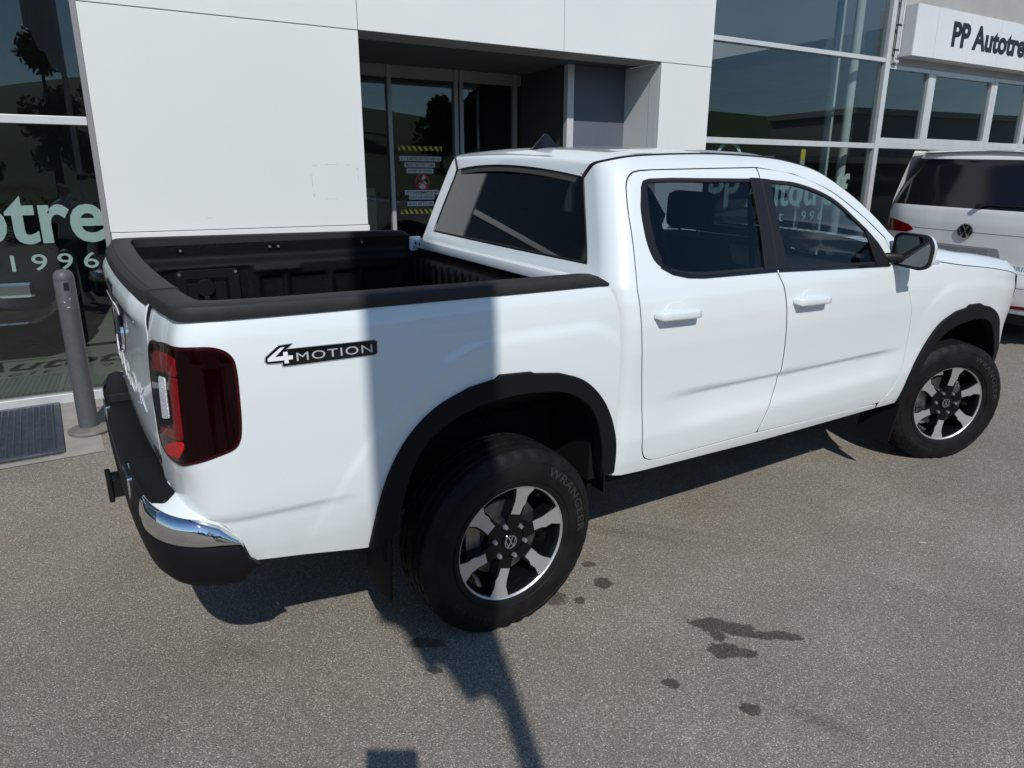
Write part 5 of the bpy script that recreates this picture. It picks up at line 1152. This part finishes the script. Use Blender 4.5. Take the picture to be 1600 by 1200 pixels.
skinmesh('head', [(0, .02, 1.50), (0, .035, 1.60), (0, .03, 1.70)], [(0, 1), (1, 2)], [.058, .092, .078], SKIN, pr); skinmesh('hair', [(0, -.005, 1.62), (0, .0, 1.72)], [(0, 1)], [.088, .086], HAIR, pr)
MB().sweep([[(x, .13+y, z) for x, y, z in ((-.012, 0, 1.60), (.012, 0, 1.60), (0, .025, 1.585))], [(x, .13+y, z) for x, y, z in ((-.006, 0, 1.65), (.006, 0, 1.65), (0, .006, 1.65))]]).build('nose', SKIN, pr)
# phone right behind the lens, and two hands closing on its ends
ph = thing('phone', 'black smartphone held up landscape by the photographer, its shadow at the frame foot', 'phone'); ph.matrix_world = cam.matrix_world.copy()
MB().box((-.004, -.050, .012), (.158, .030, .021), .003).build('phone_body', GLOSSBLK, ph)
for hx, sgn in ((-.014, 1), (.168, -1)):
    vs_ = [(hx-.03*sgn, -.085, .05), (hx-.005*sgn, -.055, .035)]; es_ = [(0, 1)]; rs_ = [.026, .024]
    for k in range(4):
        i0 = len(vs_); vs_ += [(hx+.004*sgn, -.060+.019*k, .036), (hx+.016*sgn, -.060+.019*k, .024), (hx+(.030+.004*(k % 2))*sgn, -.060+.019*k, .026)]; es_ += [(1, i0), (i0, i0+1), (i0+1, i0+2)]; rs_ += [.010, .0085, .0075]
    i0 = len(vs_); vs_ += [(hx+.006*sgn, -.075, .04), (hx+.03*sgn, -.072, .032)]; es_ += [(1, i0), (i0, i0+1)]; rs_ += [.011, .009]
    vs_ = [(a, b, max(c, .034) if abs(a-.068) < .09 else c) for a, b, c in vs_]
    skinmesh('hand', vs_, es_, rs_, SKIN, pr, 1).matrix_world = cam.matrix_world.copy()

sw_ = MB().tube([(2.074, -1.427, gz(-1.427)+.003), (2.100, -1.450, gz(-1.450)+.004)], .0022, 5).build('straw', mat('pale_straw', (.55, .52, .42), .8)); tag(sw_, 'tiny pale straw lying on the asphalt right of the truck', 'straw')
# far side of the road: green slope, trees, hedge, hall
GRASS = mat('meadow_grass', (.040, .080, .014), .95, noise=(.25, .5, 10)); LEAF = [mat('leaf_%s' % k, c, .7) for k, c in (('dark', (.035, .065, .020)), ('mid', (.05, .095, .025)), ('fresh', (.065, .11, .028)))]; BARK = mat('bark', (.06, .045, .03), .9)
def hz(x, y):
    d = -y-34; return zf(y)-.05+max(0, d)*.10*float(sstep(0, 60, d))*(1+.25*math.sin(x*.021+1))+(.15*math.sin(x*.3)*math.sin(y*.25) if d > 5 else 0)+max(0, d-80)*.012
hl = MB().grid(lambda x, y: (x, y, hz(x, y)), list(np.linspace(-320, 320, 60)), [-420, -260, -180, -150, -130, -115, -100, -88, -76, -66, -56, -48, -42, -36, -33]).build('hill', GRASS, smooth=180); tag(hl, kind='structure')
def tree_mesh(seed, h, r, conifer=False, n=3000):
    rg_ = random.Random(seed); mb = MB()
    cl = []
    for k in range(26):
        t = rg_.random(); a = rg_.random()*6.28; z = h*(.28+.70*t); rr = (r*(1.05-t) if conifer else r*math.sin(math.pi*min(.97, .18+.8*t)))*rg_.uniform(.25, .85)
        cl.append((rr*math.cos(a), rr*math.sin(a), z, r*rg_.uniform(.22, .42)))
    for k in range(n):
        c = rg_.choice(cl); d = Vector((rg_.gauss(0, 1), rg_.gauss(0, 1), rg_.gauss(0, .8))).normalized()*c[3]*rg_.uniform(.5, 1.05); p = Vector(c[:3])+d
        s = r*rg_.uniform(.06, .12); u = Vector((rg_.gauss(0, 1), rg_.gauss(0, 1), rg_.gauss(0, 1))).normalized(); v = u.orthogonal().normalized()
        mb.add([tuple(p+u*s), tuple(p+v*s*.6), tuple(p-u*s), tuple(p-v*s*.6)], [(0, 1, 2, 3)])
    return mb
protos = []
for i, (h, r, c, m) in enumerate(((9, 3.6, False, 0), (11, 2.6, True, 0), (7, 3.2, False, 1), (8, 3.8, False, 2))):
    t_ = thing('hill_tree', 'tree on the green hill mirrored in the entrance glass', 'tree', group='trees on the hill across the road')
    MB().tube([(0, 0, -.3), (.05, 0, h*.3), (-.05, .05, h*.6), (0, 0, h*.85)], [h*.028, h*.022, h*.014, h*.005], 8).build('trunk', BARK, t_, smooth=60)
    tree_mesh(i+3, h, r, c).build('crown', LEAF[m], t_, recalc=False); protos.append(t_)
rt = random.Random(11); first = [True]*4
spots_ = [(rt.uniform(-60, 75), rt.uniform(-112, -92)) for _ in range(20)]+[(-46, -60), (-38, -66), (-55, -52), (-30, -84), (-20, -40), (-26, -38), (-9, -41), (-4, -43), (1.5, -40), (5, -45), (34, -72), (41, -76), (48, -88), (56, -95), (62, -98), (70, -104), (39, -78)]
for k, (x, y) in enumerate(spots_):
    i = rt.randrange(4); o = protos[i] if first[i] else copy_tree(protos[i]); first[i] = False
    o.location = (x, y, hz(x, y)); o.rotation_euler = (0, 0, rt.uniform(0, 6.28)); o.scale = [rt.uniform(.75, 1.25)]*3
for k, (x, lab) in enumerate(((-12, 'clipped hedge at the road edge mirrored low in the left showroom window'), (1, 'dark hedge at the road edge mirrored low in the entrance doors'), (15, 'hedge at the road edge mirrored behind the parked cars'))):
    rg_ = random.Random(50+k); mb = MB().mat(LEAF[0])
    mb.box((-5.2, -.45, 0), (5.2, .45, .9))
    for q in range(2600):
        p = Vector((rg_.uniform(-5.6, 5.6), rg_.uniform(-.65, .65), rg_.uniform(.05, 1.2+.25*math.sin(q)))); s = rg_.uniform(.05, .12); u = Vector((rg_.gauss(0, 1), rg_.gauss(0, 1), rg_.gauss(0, 1))).normalized(); v = u.orthogonal().normalized()
        mb.add([tuple(p+u*s), tuple(p+v*s*.6), tuple(p-u*s), tuple(p-v*s*.6)], [(0, 1, 2, 3)])
    h_ = mb.build('hedge', None, None, recalc=False); h_.location = (x, -20-k*.8, zf(-20)); tag(h_, lab, 'hedge')
hall = thing('commercial_hall', 'long grey hall with dark strip windows, mirrored in the right showroom glazing', 'building', (72, -34, zf(-34)-.05), rad(4))
HALLM = mat('grey_hall_cladding', (.20, .215, .23), .6, noise=(.3, .05, 3))
MB().box((-16, -10, 0), (16, 0, 7.5)).build('hall_wall', HALLM, hall); MB().box((-16.3, -10.3, 7.5), (16.3, .3, 8.0)).build('roof_edge', CLADG, hall)
for k in range(7): MB().box((-14.5+4.2*k, -.02, 2.6), (-11.2+4.2*k, .06, 4.4)).build('hall_window', GLOSSBLK, hall)
MB().box((-15, -.02, 0), (-11, .08, 2.3)).build('hall_gate', DKPANEL, hall)
bpy.context.view_layer.update()
